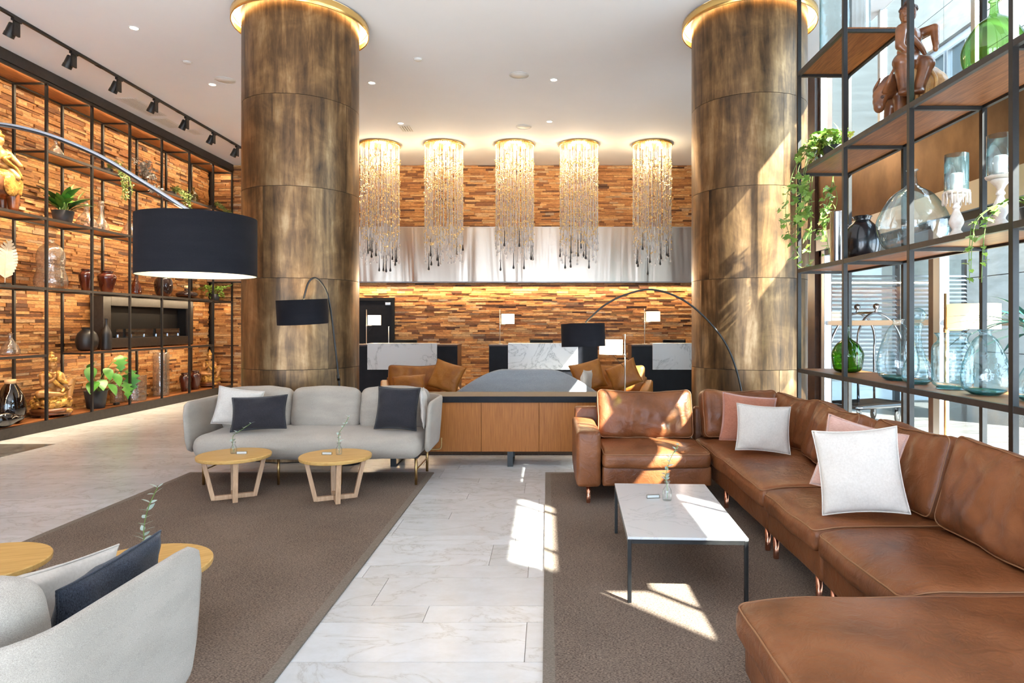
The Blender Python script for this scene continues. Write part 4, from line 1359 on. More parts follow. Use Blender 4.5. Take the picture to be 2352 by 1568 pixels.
# chrome arc lamp behind the leather sectional
t = thing('arc_lamp', 'dark chrome arc lamp with small black drum shade over the sideboard', 'lamp', (2.17, 7.02, 0))
obj('base', B().lathe([(0, 0), (0.15, 0), (0.155, 0.004), (0.155, 0.022), (0, 0.026)], 32), 'black_steel', t)
pts = spline([(0, 0, 0.02), (-0.04, 0, 0.45), (-0.10, 0, 0.92), (-0.24, 0, 1.32), (-0.47, 0, 1.62), (-0.74, 0, 1.83), (-1.05, 0, 1.925), (-1.33, 0, 1.87), (-1.55, 0, 1.76), (-1.71, 0, 1.62), (-1.76, 0, 1.57)], 8)
obj('arc_pole', B().tube(pts, 0.0105, 10), 'black_steel', t)
drum(t, (-1.782, 0, 1.315), 0.235, 0.245, (R(-1), R(-1.5), 0))
lamp('arc_lamp_light', 'POINT', t, (-1.782, 0, 1.42), 5, WARM, 0.05)

# ------------------------------------------------------------------ pole lamps with side-hung lit shades
def pole_lamp(name, label, loc, h, sr, sh, sz, side, watts, group=None, mat='shade_lit', rz=0, pole='nickel', rb=0.09):
    t = thing(name, label, 'lamp', loc, rz, group)
    obj('base', B().lathe([(0, 0), (rb, 0), (rb, 0.008), (rb * 0.95, 0.012), (0, 0.012)], 28), pole, t)
    obj('pole', B().tube([(0, 0, 0.01), (0, 0, h)], 0.009 if h < 1 else 0.011, 10), pole, t)
    cx = side * (sr + 0.03)
    s = obj('lamp_shade', B().lathe([(sr, 0), (sr, sh), (sr - 0.003, sh), (sr - 0.003, 0), (sr, 0)], 36), mat, t, (cx, 0, sz))
    obj('bracket', B().tube([(0, 0, sz - 0.01), (cx * 0.6, 0, sz - 0.01), (cx, 0, sz + 0.03)], 0.004, 6), pole, t)
    obj('clamp', B().tube([(0, 0, sz - 0.03), (0, 0, sz + 0.01)], 0.015, 8), pole, t)
    obj('cord', B().tube(spline([(cx, 0, sz + 0.02), (cx * 0.6, 0.01, sz - 0.06), (side * 0.012, 0.01, sz - 0.16)], 6), 0.0025, 5), 'black', t)
    obj('bulb', B().lathe([(0, -0.03), (0.022, -0.015), (0.028, 0.01), (0.02, 0.035), (0, 0.045)], 12, (cx, 0, sz + sh * 0.5)), 'bulb', t)
    lamp('lamp_light', 'POINT', t, (cx, 0, sz + sh * 0.5), watts, WARM, 0.04)
    return t
gl = 'reception desk lamps'
pole_lamp('desk_lamp', 'lit pole lamp on the reception desk before the dark door', (-3.65, 13.18, 1.152), 0.70, 0.13, 0.20, 0.385, 1, 34, gl, rb=0.055)
pole_lamp('desk_lamp', 'lit pole lamp on the middle reception desk', (-0.955, 13.18, 1.152), 0.70, 0.13, 0.20, 0.41, 1, 34, gl, rb=0.055)
pole_lamp('desk_lamp', 'lit pole lamp on the reception desk by the sunlit column', (1.965, 13.18, 1.152), 0.72, 0.14, 0.20, 0.46, 1, 34, gl, rb=0.055)
t = thing('side_table', 'small round grey metal side table under the lit lamp behind the leather sofa', 'table', (1.06, 8.10, 0.013))
obj('table_top', B().lathe([(0, 0.655), (0.24, 0.655), (0.245, 0.66), (0.245, 0.672), (0.24, 0.677), (0, 0.677)], 36), 'alu', t)
obj('stem', B().tube([(0, 0, 0.01), (0, 0, 0.656)], 0.02, 12), 'alu', t)
obj('foot', B().lathe([(0, 0), (0.19, 0), (0.19, 0.008), (0, 0.014)], 32), 'alu', t)
pole_lamp('table_lamp', 'lit pole lamp with white shade behind the leather sofa', (0.965, 8.10, 0.692), 0.74, 0.145, 0.18, 0.49, -1, 9)
pole_lamp('floor_lamp', 'cream shaded floor lamp behind the glass bottles at the window', (3.20, 5.25, 0.0), 1.80, 0.19, 0.20, 1.515, 1, 6, None, 'shade_cream', 0, 'brass', 0.14)

# ------------------------------------------------------------------ chandeliers
rod = B().tube([(0, 0, -1), (0, 0, 0)], 1.0, 6).mesh('glass_rod')
drop = B().lathe([(0, 0), (0.016, 0.006), (0.021, 0.020), (0.017, 0.038), (0.008, 0.065), (0.005, 0.12), (0.0, 0.20)], 10).mesh('glass_drop')
bdrop = B().lathe([(0, 0), (0.017, 0.006), (0.023, 0.022), (0.018, 0.045), (0.010, 0.085), (0.007, 0.20), (0.006, 0.36), (0, 0.37)], 10).mesh('black_drop')
def oct_(b, c, r, s=1.0):
    x, y, z = c
    b.add([(x + r, y, z), (x - r, y, z), (x, y + r, z), (x, y - r, z), (x, y, z + r * s), (x, y, z - r * s)],
          [(0, 2, 4), (2, 1, 4), (1, 3, 4), (3, 0, 4), (2, 0, 5), (1, 2, 5), (3, 1, 5), (0, 3, 5)])
def chandelier(label, x, seed):
    rr = random.Random(seed)
    y = 13.4
    t = thing('chandelier', label, 'chandelier', (x, y, H_CEIL), 0, 'glass rod chandeliers before the steel band')
    RP = 0.405
    obj('gilt_plate', B().lathe([(0, -0.002), (RP, -0.002), (RP, -0.030), (RP - 0.02, -0.034), (0, -0.034)], 48), 'gold', t)
    studs = B()
    for k in range(72):
        a = 2 * PI * k / 72
        oct_(studs, ((RP - 0.004) * math.cos(a), (RP - 0.004) * math.sin(a), -0.045), 0.014)
    tag(obj('rim_studs', studs, 'gold', t, smooth=False), kind='stuff')
    for k in range(5):
        a = 2 * PI * k / 5 + 0.3
        obj('bulb', B().lathe([(0, -0.09), (0.03, -0.075), (0.04, -0.05), (0.025, -0.034)], 12, (0.2 * math.cos(a), 0.2 * math.sin(a), 0)), 'bulb', t)
    beads = B()
    caps = B()
    for (ring, cnt) in ((0.385, 40), (0.29, 22), (0.17, 12)):
        for k in range(cnt):
            a = 2 * PI * (k + rr.uniform(-0.25, 0.25)) / cnt
            px, py = ring * math.cos(a), ring * math.sin(a)
            ln = rr.uniform(1.75, 2.28)
            z = -0.036
            link('glass_rod', rod, 'rod_glass', t, (px, py, z), None, (0.0075, 0.0075, ln))
            n = rr.randint(7, 10)
            for q in range(n):
                zz = -(0.30 + (ln - 0.35) * (q + rr.uniform(0, 1)) / n)
                for w in range(rr.randint(2, 4)):
                    oct_(beads, (px + rr.uniform(-0.022, 0.022), py + rr.uniform(-0.022, 0.022), zz + rr.uniform(-0.03, 0.03)), rr.uniform(0.012, 0.022))
                oct_(caps, (px, py, zz + 0.05), 0.009, 2.4)
            if rr.random() < 0.16:
                link('black_drop', bdrop, 'drop_black', t, (px, py, -ln - 0.33 - rr.uniform(0, 0.08)))
            else:
                link('glass_drop', drop, 'drop_glass', t, (px, py, -ln - 0.19))
    tag(obj('gilt_beads', beads, 'gilt_glass', t, smooth=False), kind='stuff')
    tag(obj('amber_caps', caps, 'gold', t, smooth=False), kind='stuff')
    lamp('chandelier_light', 'POINT', t, (0, 0, -0.28), CH_W, (1.0, 0.77, 0.47), 0.16)
    return t
CH_W = 27
for i, (x, lb) in enumerate(((-3.43, 'glass rod chandelier partly cut by the bronze column'), (-2.12, 'second glass rod chandelier counted from the grey sofa column'), (-0.67, 'middle one of the five glass rod chandeliers'),
                             (0.65, 'fourth glass rod chandelier counted from the grey sofa column'), (2.15, 'glass rod chandelier next to the sunlit bronze column'))):
    chandelier(lb, x, 100 + i)

# ------------------------------------------------------------------ track with spotlights, ceiling fittings
XT = -6.38
t = thing('light_track', 'long black ceiling track above the side shelving', 'light track', (XT, 0, H_CEIL - 0.035))
obj('track_bar', B().box(-0.018, 0.018, 5.2, 14.6, 0.0, 0.034), 'black_steel', t, smooth=False)
for yy in (7.3, 9.3, 11.3, 13.2):
    obj('joint_cover', B().box(-0.021, 0.021, yy - 0.06, yy + 0.06, -0.002, 0.006), 'black', t, smooth=False)
spots = (6.92, 7.85, 8.80, 9.73, 10.65, 11.57, 12.50, 13.45)
SPOT_W = 300
def track_spot(y, label):
    t = thing('track_spotlight', label, 'spotlight', (XT, y, H_CEIL - 0.036), 0, 'black track spotlights')
    obj('adaptor', B().box(-0.02, 0.02, -0.06, 0.06, -0.03, 0.0), 'black_steel', t, smooth=False)
    obj('driver_box', B().box(-0.012, 0.012, -0.045, 0.045, -0.20, -0.03), 'black_steel', t, smooth=False, bevel=0.004)
    d = Vector((-1.0, 0.0, -2.1)).normalized()
    q = d.to_track_quat('-Z', 'Y').to_euler()
    h = obj('head', B().lathe([(0.0, 0.09), (0.045, 0.09), (0.052, 0.08), (0.054, -0.03), (0.058, -0.032), (0.058, -0.08), (0.05, -0.082), (0.046, -0.05), (0.0, -0.05)], 24), 'black_steel', t, (-0.065, 0, -0.135), q)
    sharp(h)
    obj('lens', B().lathe([(0, -0.056), (0.044, -0.056), (0.044, -0.0515), (0, -0.0515)], 20), 'downlight', h)
    obj('yoke', B().tube([(-0.012, 0, -0.12), (-0.065, 0, -0.135)], 0.012, 8), 'black_steel', t)
    lamp('spot_light', 'SPOT', t, Vector((-0.065, 0, -0.135)) + d * 0.10, SPOT_W, (1.0, 0.82, 0.58), 0.05, q, 74, 0.9)
ords = ['out of frame', 'first', 'second', 'third', 'fourth', 'fifth', 'sixth', 'seventh']
for i, yy in enumerate(spots):
    if i == 0:
        continue
    track_spot(yy, 'black track spotlight, %s along the ceiling track from the camera end' % ords[i])

def downlight(x, y, label, w=22):
    t = thing('ceiling_downlight', label, 'downlight', (x, y, H_CEIL), 0, 'recessed ceiling downlights')
    obj('trim_ring', B().lathe([(0.048, -0.001), (0.062, -0.001), (0.062, -0.005), (0.05, -0.007), (0.048, -0.001)], 28), 'white_paint', t)
    obj('lens', B().lathe([(0, -0.003), (0.047, -0.003), (0.047, -0.001), (0, -0.001)], 24), 'downlight', t)
    lamp('downlight_light', 'SPOT', t, (0, 0, -0.02), w, (1.0, 0.90, 0.74), 0.05, (0, 0, 0), 110, 0.8)
ZC = (H_CEIL - 1.55) * 1500
def at_ceil(px, py):
    Y = ZC / (745 - py)
    return (px - 1257) * Y / 1500, Y
DL = ((308, 64, 'ceiling downlight near the track, closest to the camera'), (488, 194, 'ceiling downlight beside the round speaker by the grey sofa column'), (854, 190, 'ceiling downlight just past the grey sofa column'),
      (1272, 183, 'ceiling downlight by the large round speaker near the sunlit column'), (920, 283, 'ceiling downlight beside the small vent over the chandeliers'), (1262, 279, 'ceiling downlight above the middle chandeliers by the small speaker'))
for px, py, lb in DL:
    x, y = at_ceil(px, py)
    downlight(x, y, lb)
for px, py, r, lb in ((517, 184, 0.15, 'round ceiling speaker beside the grey sofa column'), (1192, 173, 0.15, 'round ceiling speaker in the bright middle of the ceiling'), (1203, 291, 0.15, 'round ceiling speaker closest to the chandeliers')):
    x, y = at_ceil(px, py)
    t = thing('ceiling_speaker', lb, 'speaker', (x, y, H_CEIL), 0, 'round ceiling speakers')
    obj('rim', B().lathe([(r - 0.012, -0.001), (r, -0.001), (r, -0.006), (r - 0.01, -0.010), (r - 0.012, -0.001)], 36), 'white_paint', t)
    obj('grille', B().lathe([(0, -0.006), (r - 0.012, -0.004), (r - 0.012, -0.001), (0, -0.001)], 36), 'white_paint', t)
for px, py, lb in ((430, 142, 'white smoke sensor on the ceiling between two downlights near the track'), (960, 135, 'white smoke sensor in the bright middle of the ceiling')):
    x, y = at_ceil(px, py)
    t = thing('smoke_sensor', lb, 'sensor', (x, y, H_CEIL), 0, 'white smoke sensors')
    obj('body', B().lathe([(0.055, -0.001), (0.055, -0.012), (0.045, -0.022), (0.0, -0.026)], 24), 'white_paint', t)
    obj('base_ring', B().lathe([(0.056, -0.001), (0.065, -0.001), (0.065, -0.005), (0.056, -0.005), (0.056, -0.001)], 24), 'white_paint', t)
def vent(lb, px, py, sx, sy, n):
    x, y = at_ceil(px, py)
    t = thing('ceiling_vent', lb, 'vent', (x, y, H_CEIL), 0, 'ceiling air vents')
    w = 0.018
    obj('frame', B().box(-sx, sx, -sy, -sy + w, -0.007, -0.001).box(-sx, sx, sy - w, sy, -0.007, -0.001).box(-sx, -sx + w, -sy + w, sy - w, -0.007, -0.001).box(sx - w, sx, -sy + w, sy - w, -0.007, -0.001), 'white_paint', t, smooth=False)
    obj('backing', B().box(-sx + w, sx - w, -sy + w, sy - w, -0.0018, -0.001), 'pot', t, smooth=False)
    for k in range(n):
        xx = -sx + w + (2 * sx - 2 * w) * (k + 0.5) / n
        obj('slat', B().box(xx - (sx - w) / n * 0.72, xx + (sx - w) / n * 0.72, -sy + w, sy - w, -0.006, -0.002), 'white_paint', t, smooth=False)
vent('large slotted ceiling vent beside the track', 326, 246, 0.16, 0.45, 7)
vent('second slotted ceiling vent farther along the track', 386, 283, 0.14, 0.28, 6)
vent('small ceiling vent near the far end of the track', 446, 303, 0.09, 0.16, 4)
vent('small ceiling vent above the second chandelier', 933, 295, 0.11, 0.18, 4)

# LED line added under the steel band to brighten the rear wall
lamp('added_band_light', 'AREA', band, (-1.0, -0.085, -0.02), 130, (1.0, 0.76, 0.48), (9.0, 0.05), (R(-25), 0, 0))
obj('added_led_profile', B().box(-5.6, 3.6, -0.10, -0.07, -0.012, -0.004), 'alu', band, smooth=False)
# ------------------------------------------------------------------ vessels
def vessel(name, label, cat, loc, prof, mat, h, r, base=None, group=None, wob=None, collar=None, stopper=None, n=32, smooth_n=5, rz=0.0):
    """prof: (radius 0..1, height 0..1) outline scaled by r and h"""
    t = thing(name, label, cat, loc, rz, group)
    ps = [(a * r, max(b_ * h, 0.0)) for a, b_ in prof_spline(prof, smooth_n)]
    ps = [(0, ps[0][1])] + ps
    obj('body', B().lathe(ps, n, wob=wob), mat, t)
    if base:
        obj('glass_foot', B().lathe([(0, 0.003), (ps[2][0] * 0.97, 0.003), (ps[5][0] * 0.95, ps[5][1] * 0.9 + 0.01), (0, 0.024)], n, wob=wob), base, t)
    topr, topz = ps[-1]
    rim = [(topr + 0.0035 * math.cos(a), topz + 0.0035 * math.sin(a)) for a in [2 * PI * k / 6 for k in range(7)]]
    obj('rim', B().lathe(rim, n), mat, t)
    if collar:
        obj('collar', B().lathe([(topr * 0.75, topz - 0.002), (topr * 1.05, topz), (topr * 1.05, topz + collar), (topr * 0.75, topz + collar), (topr * 0.75, topz - 0.002)], 20), 'cork', t)
    if stopper:
        rs = stopper
        obj('stopper', B().lathe([(topr * 0.6, topz - 0.03), (topr * 0.7, topz + 0.005)] + [(rs * math.cos(a), topz + 0.005 + rs * 0.95 + rs * math.sin(a)) for a in [-1.2 + 2.77 * k / 8 for k in range(8)]] + [(0, topz + 0.005 + rs * 1.95)], 20), mat, t)
    return t
ROUND = [(0.55, 0.0), (0.85, 0.10), (1.0, 0.42), (0.85, 0.72), (0.50, 0.88), (0.44, 0.92), (0.52, 1.0)]
URN = [(0.55, 0.0), (0.62, 0.06), (0.80, 0.35), (1.0, 0.68), (0.92, 0.82), (0.66, 0.90), (0.62, 0.94), (0.72, 1.0)]
DEMI = [(0.45, 0.0), (0.80, 0.06), (1.0, 0.28), (0.95, 0.45), (0.60, 0.68), (0.20, 0.80), (0.13, 0.88), (0.12, 0.98), (0.16, 1.0)]
PEAR = [(0.55, 0.0), (0.90, 0.08), (1.0, 0.26), (0.90, 0.50), (0.62, 0.76), (0.40, 0.88), (0.26, 0.92), (0.24, 0.96), (0.30, 1.0)]
DECANT = [(0.60, 0.0), (0.95, 0.06), (1.0, 0.17), (0.85, 0.32), (0.45, 0.52), (0.27, 0.70), (0.25, 0.85), (0.38, 1.0)]
CYL = [(0.94, 0.0), (1.0, 0.03), (1.0, 0.5), (1.0, 0.9), (1.0, 1.0)]
JAR = [(0.80, 0.0), (0.78, 0.03), (0.98, 0.10), (1.0, 0.3), (1.0, 0.66), (0.94, 0.78), (0.74, 0.86), (0.72, 0.92), (0.86, 1.0)]
BOTTLE = [(0.85, 0.0), (1.0, 0.04), (1.0, 0.35), (0.95, 0.55), (0.55, 0.70), (0.32, 0.80), (0.30, 0.97), (0.36, 1.0)]
CARAFE = [(0.80, 0.0), (1.0, 0.06), (1.0, 0.22), (0.78, 0.45), (0.40, 0.66), (0.24, 0.78), (0.24, 0.94), (0.34, 1.0)]
LOWV = [(0.40, 0.0), (0.85, 0.16), (1.0, 0.42), (0.82, 0.66), (0.40, 0.80), (0.24, 0.86), (0.22, 1.0)]
WAVY = lambda a, z: 1 + 0.035 * math.sin(2 * a + z * 6) + 0.02 * math.sin(z * 16)
LUMP = lambda a, z: 1 + 0.022 * math.sin(3 * a + z * 9) + 0.015 * math.sin(5 * a)

def near_post(p, clear=0.07):
    """True where a leaf would stick into a steel upright of the shelving"""
    for xs, ys in (((XF, XB), PL), ((RF, RB), PR)):
        for a in xs:
            for q in ys:
                if abs(p[0] - a) < clear and abs(p[1] - q) < clear:
                    return True
    return False
XS = -7.54                                    # middle of the side shelves
Z0, Z1, Z2, Z3, Z4 = 0.161, 1.117, 2.091, 3.111, 4.101
ga = 'vessels on the side shelving'
vessel('glass_vase', 'smoked glass egg vase with pale wood collar on the lowest shelf', 'vase', (XS, 9.17, Z0), [(0.5, 0), (0.85, 0.12), (1.0, 0.36), (0.86, 0.68), (0.48, 0.92), (0.34, 1.0)], 'glass_smoke', 0.56, 0.185, collar=0.06)
t = vessel('glass_bottle', 'small smoked bottle lying on its side on the lowest shelf', 'bottle', (XS + 0.16, 8.70, Z0 + 0.10), [(0.6, 0), (1, 0.12), (1, 0.5), (0.5, 0.8), (0.3, 1)], 'glass_smoke', 0.34, 0.098)
t.rotation_euler = (R(-88), 0, R(-25))
vessel('glass_jar', 'wide ribbed glass cylinder half behind the monstera', 'vase', (XS, 11.93, Z0), CYL, 'glass_warm', 0.46, 0.19)
vessel('glass_jar', 'glass cylinder with pale wood neck behind the monstera leaves', 'vase', (XS - 0.11, 11.60, Z0), [(0.94, 0), (1, 0.04), (1, 0.6), (0.9, 0.74), (0.3, 0.84), (0.28, 1)], 'glass_warm', 0.56, 0.10, collar=0.05)
vessel('glass_cylinder', 'tall slim glass cylinder on the lowest shelf below the fireplace', 'vase', (XS, 12.75, Z0), CYL, 'glass_warm', 0.84, 0.14)
vessel('bottle', 'thin cork-topped bottle beside the tall glass cylinder', 'bottle', (XS - 0.17, 13.02, Z0), BOTTLE, 'glass_warm', 0.80, 0.07, collar=0.06)
vessel('urn', 'slender oxblood urn on the lowest shelf, left one of two', 'vase', (XS, 13.58, Z0), URN, 'ceramic_brown', 0.38, 0.105)
vessel('urn', 'rounder oxblood urn next to the small gilded statue', 'vase', (XS, 13.98, Z0), URN, 'ceramic_brown', 0.40, 0.125)
vessel('glass_bottle', 'small clear carafe on the second shelf at the picture edge', 'bottle', (XS, 9.17, Z1), CARAFE, 'glass_warm', 0.31, 0.112)
vessel('round_vase', 'matt black round vase beside the fireplace', 'vase', (XS, 10.70, Z1), ROUND, 'ceramic_matt', 0.385, 0.16)
vessel('bottle_vase', 'matt black bottle vase before the fireplace', 'vase', (XS + 0.10, 11.02, Z1), BOTTLE, 'ceramic_matt', 0.53, 0.08)
vessel('glass_bottle', 'big wavy clear glass bottle on the third shelf', 'bottle', (XS, 9.92, Z2), [(0.7, 0), (0.96, 0.05), (1.0, 0.22), (0.86, 0.42), (0.92, 0.62), (0.80, 0.80), (0.40, 0.91), (0.22, 0.94), (0.24, 1.0)], 'glass_warm', 0.75, 0.205, wob=WAVY)
vessel('urn', 'oxblood glazed urn on the third shelf, slimmer of two', 'vase', (XS, 10.68, Z2), URN, 'ceramic_brown', 0.36, 0.108)
vessel('urn', 'broad oxblood glazed urn on the third shelf', 'vase', (XS, 11.18, Z2), URN, 'ceramic_brown', 0.37, 0.142)
vessel('glass_bottle', 'amber glass bottle on the third shelf left of the lamp shade', 'bottle', (XS, 11.97, Z2), CARAFE, 'glass_amber', 0.42, 0.09)
vessel('dark_vase', 'dark lustre oval vase under the large lamp shade', 'vase', (XS, 12.83, Z2), [(0.5, 0), (0.8, 0.14), (1.0, 0.55), (0.86, 0.86), (0.6, 0.97), (0.58, 1)], 'ceramic_dark', 0.40, 0.165)
vessel('low_vase', 'flat dark vase with pale wood neck on the third shelf', 'vase', (XS, 13.66, Z2), LOWV, 'ceramic_dark', 0.20, 0.21, collar=0.07)
vessel('decanter', 'clear glass decanter half hidden by the peace lily', 'bottle', (XS, 10.68, Z3), CARAFE, 'glass_warm', 0.36, 0.155, stopper=0.035)
vessel('decanter', 'tall clear decanter with round stopper on the fourth shelf', 'bottle', (XS, 11.04, Z3), DECANT, 'glass_warm', 0.44, 0.115, stopper=0.045)
vessel('decanter', 'clear cone decanter beside the large lamp shade', 'bottle', (XS, 11.78, Z3), CARAFE, 'glass_warm', 0.36, 0.13)
vessel('glass_bottle', 'small clear bottle on the fifth shelf below the chrome arc', 'bottle', (XS, 10.02, Z4), CARAFE, 'glass_warm', 0.27, 0.105)
vessel('glass_bottle', 'olive green glass bottle on the fifth shelf', 'bottle', (XS, 13.90, Z4), BOTTLE, 'glass_olive', 0.36, 0.10)

XG = 2.75
V1, V2, V3, V4 = 1.115, 2.101, 3.071, 4.051
vessel('glass_bottle', 'dark green demijohn on the low glass-bottle shelf', 'bottle', (XG, 5.98, V1), [(0.5, 0.0), (0.85, 0.05), (1.0, 0.28), (1.0, 0.42), (0.72, 0.60), (0.26, 0.72), (0.16, 0.82), (0.14, 0.97), (0.18, 1.0)], 'glass_green', 0.42, 0.135, base='glass_green')
vessel('glass_bottle', 'lumpy clear aqua bottle behind the tall decanter', 'bottle', (XG, 5.12, V1), PEAR, 'glass_pale', 0.475, 0.15, base='glass_base', wob=LUMP)
vessel('decanter', 'tall aqua decanter with clear ball stopper', 'bottle', (XG - 0.03, 4.80, V1), DECANT, 'glass_teal', 0.44, 0.105, base='glass_base', stopper=0.058)
vessel('glass_jar', 'aqua glass jar with wide mouth on the low shelf', 'jar', (XG, 4.43, V1), JAR, 'glass_teal', 0.375, 0.126, base='glass_base')
vessel('glass_bottle', 'teardrop aqua bottle on the low shelf beside the jar', 'bottle', (XG - 0.02, 4.07, V1), PEAR, 'glass_teal', 0.40, 0.135, base='glass_base')
vessel('decanter', 'aqua ball-stopper decanter cut by the picture edge', 'bottle', (XG + 0.03, 3.72, V1), DECANT, 'glass_teal', 0.40, 0.10, base='glass_base', stopper=0.05)
vessel('round_vase', 'glossy black round vase beside the ivy', 'vase', (XG, 5.70, V2), ROUND, 'ceramic_black', 0.39, 0.148)
vessel('glass_bottle', 'huge clear glass demijohn on the middle glass shelf', 'bottle', (XG, 4.92, V2), DEMI, 'glass_pale', 0.61, 0.245, n=40)
vessel('cylinder_vase', 'silvered cylinder vase behind the hanging ivy', 'vase', (XG - 0.04, 6.10, V2), CYL, 'silver', 0.50, 0.065)
vessel('cylinder_vase', 'dark cylinder vase behind the hanging ivy', 'vase', (XG + 0.08, 6.30, V2), CYL, 'ceramic_black', 0.40, 0.075)
vessel('glass_bottle', 'light green glass demijohn on the high shelf', 'bottle', (XG, 4.02, V3), DEMI, 'glass_lime', 0.47, 0.175, base='glass_lime')
vessel('glass_cylinder', 'tall clear glass cylinder on the topmost short shelf, column side', 'vase', (XG, 6.26, V4), CYL, 'glass_teal', 0.75, 0.13)
vessel('glass_cylinder', 'tall clear glass cylinder on the topmost short shelf, window side', 'vase', (XG, 5.80, V4), CYL, 'glass_pale', 0.72, 0.11)

def candlestick(label, x, y, z, h, prisms):
    t = thing('candlestick', label, 'candle holder', (x, y, z), 0.3, 'whitewashed candlesticks')
    obj('foot', B().box(-0.06, 0.06, -0.06, 0.06, 0, 0.05), 'whitewash', t, smooth=False, bevel=0.006)
    hs = h * 0.58
    obj('stem', B().lathe([(a * 1, 0.05 + b_ * (hs - 0.07)) for a, b_ in prof_spline([(0.05, 0), (0.038, 0.06), (0.026, 0.14), (0.045, 0.30), (0.036, 0.45), (0.018, 0.62), (0.026, 0.68), (0.018, 0.76), (0.03, 0.86), (0.05, 0.95), (0.05, 1.0)], 4)], 24), 'whitewash', t)
    obj('drip_plate', B().lathe([(0, hs - 0.02), (0.075, hs - 0.015), (0.08, hs - 0.005), (0.08, hs), (0, hs)], 28), 'whitewash', t)
    c = obj('candle', B().lathe([(0, hs + 0.012), (0.036, hs + 0.012), (0.037, hs + 0.115), (0.032, hs + 0.122), (0, hs + 0.118)], 20), 'candle', t)
    obj('wick', B().tube([(0, 0, hs + 0.118), (0.002, 0, hs + 0.135)], 0.002, 5), 'black', c)
    obj('glass_chimney', B().lathe([(0.072, hs + 0.001), (0.073, h), (0.070, h), (0.069, hs + 0.001)], 32), 'glass_pale', t)
    obj('candle_dish', B().lathe([(0, hs + 0.001), (0.05, hs + 0.003), (0.055, hs + 0.011), (0, hs + 0.011)], 24), 'whitewash', t)
    if prisms:
        pm = B().tube([(0, 0, 0), (0, 0, -0.075)], [0.004, 0.0055], 5).mesh('prism')
        for k in range(16):
            a = 2 * PI * k / 16
            link('prism', pm, 'whitewash', t, (0.081 * math.cos(a), 0.081 * math.sin(a), hs - 0.012))
candlestick('whitewashed candlestick with hanging prisms beside the huge demijohn', XG, 4.39, V2, 0.59, True)
candlestick('whitewashed candlestick without prisms at the tall black post', XG - 0.03, 3.92, V2, 0.585, False)

# ------------------------------------------------------------------ leaves and plants
def leaf_mesh(name, L_, W_, fold=0.15, bend=0.25, tip=1.6, n=6, lobes=0):
    """leaf from the origin along +x, veined fold, drooping tip"""
    b = B()
    vs, fs = [], []
    for i in range(n + 1):
        u = i / n
        w = W_ / 2 * (math.sin(PI * min(1, u ** 0.8)) ** 0.8) * (1 - 0.25 * u ** tip)
        if lobes:
            w *= 0.72 + 0.28 * math.cos(u * lobes * 2 * PI)
        if i == 0:
            w = W_ * 0.03
        if i == n:
            w = 0.0005
        x = L_ * u
        z = -bend * L_ * u * u
        vs += [(x, -w, z + fold * w), (x, 0, z), (x, w, z + fold * w)]
    for i in range(n):
        a = i * 3
        fs += [(a, a + 3, a + 4, a + 1), (a + 1, a + 4, a + 5, a + 2)]
    b.add(vs, fs)
    return b.mesh(name)
def ivy_leaf(name, s):
    out = [(0, 0), (-0.10, 0.22), (0.05, 0.48), (0.30, 0.30), (0.52, 0.42), (0.62, 0.20), (1.0, 0.0)]
    vs = [(0.0, 0.0, 0.0)] + [(x * s, y * s, -0.12 * s * x * x + abs(y) * 0.10 * s) for x, y in out[1:]] + [(x * s, -y * s, -0.12 * s * x * x + abs(y) * 0.10 * s) for x, y in reversed(out[1:-1])]
    c = len(vs)
    vs.append((0.35 * s, 0, 0.0))
    n = c
    return B().add(vs, [(i, (i + 1) % n, c) for i in range(n)]).mesh(name)
def put_leaf(me, mat, parent, p, d, roll=0.0, s=1.0, name='leaf'):
    d = Vector(d)
    q = d.to_track_quat('X', 'Z') @ Euler((roll, 0, 0)).to_quaternion()
    o = link(name, me, mat, parent, p, None, (s, s, s))
    o.rotation_mode = 'QUATERNION'
    o.rotation_quaternion = q
    return o
def leaf_join(b, me, p, d, roll, s):
    q = Vector(d).to_track_quat('X', 'Z') @ Euler((roll, 0, 0)).to_quaternion()
    k = len(b.v)
    for v in me.vertices:
        b.v.append(tuple(Vector(p) + q @ (v.co * s)))
    for f in me.polygons:
        b.f.append(tuple(i + k for i in f.vertices))
def pot_mesh(r, h, r0=0.74):
    return B().lathe([(0, 0), (r * r0, 0), (r * (r0 + 0.02), 0.004), (r, h), (r - 0.008, h), (r - 0.01, h - 0.03), (0, h - 0.03)], 32)

IVY = [ivy_leaf('ivy_leaf_a', 0.052), ivy_leaf('ivy_leaf_b', 0.040), ivy_leaf('ivy_leaf_c', 0.030)]
SMALL = leaf_mesh('small_leaf', 0.034, 0.020, 0.2, 0.3, n=3)

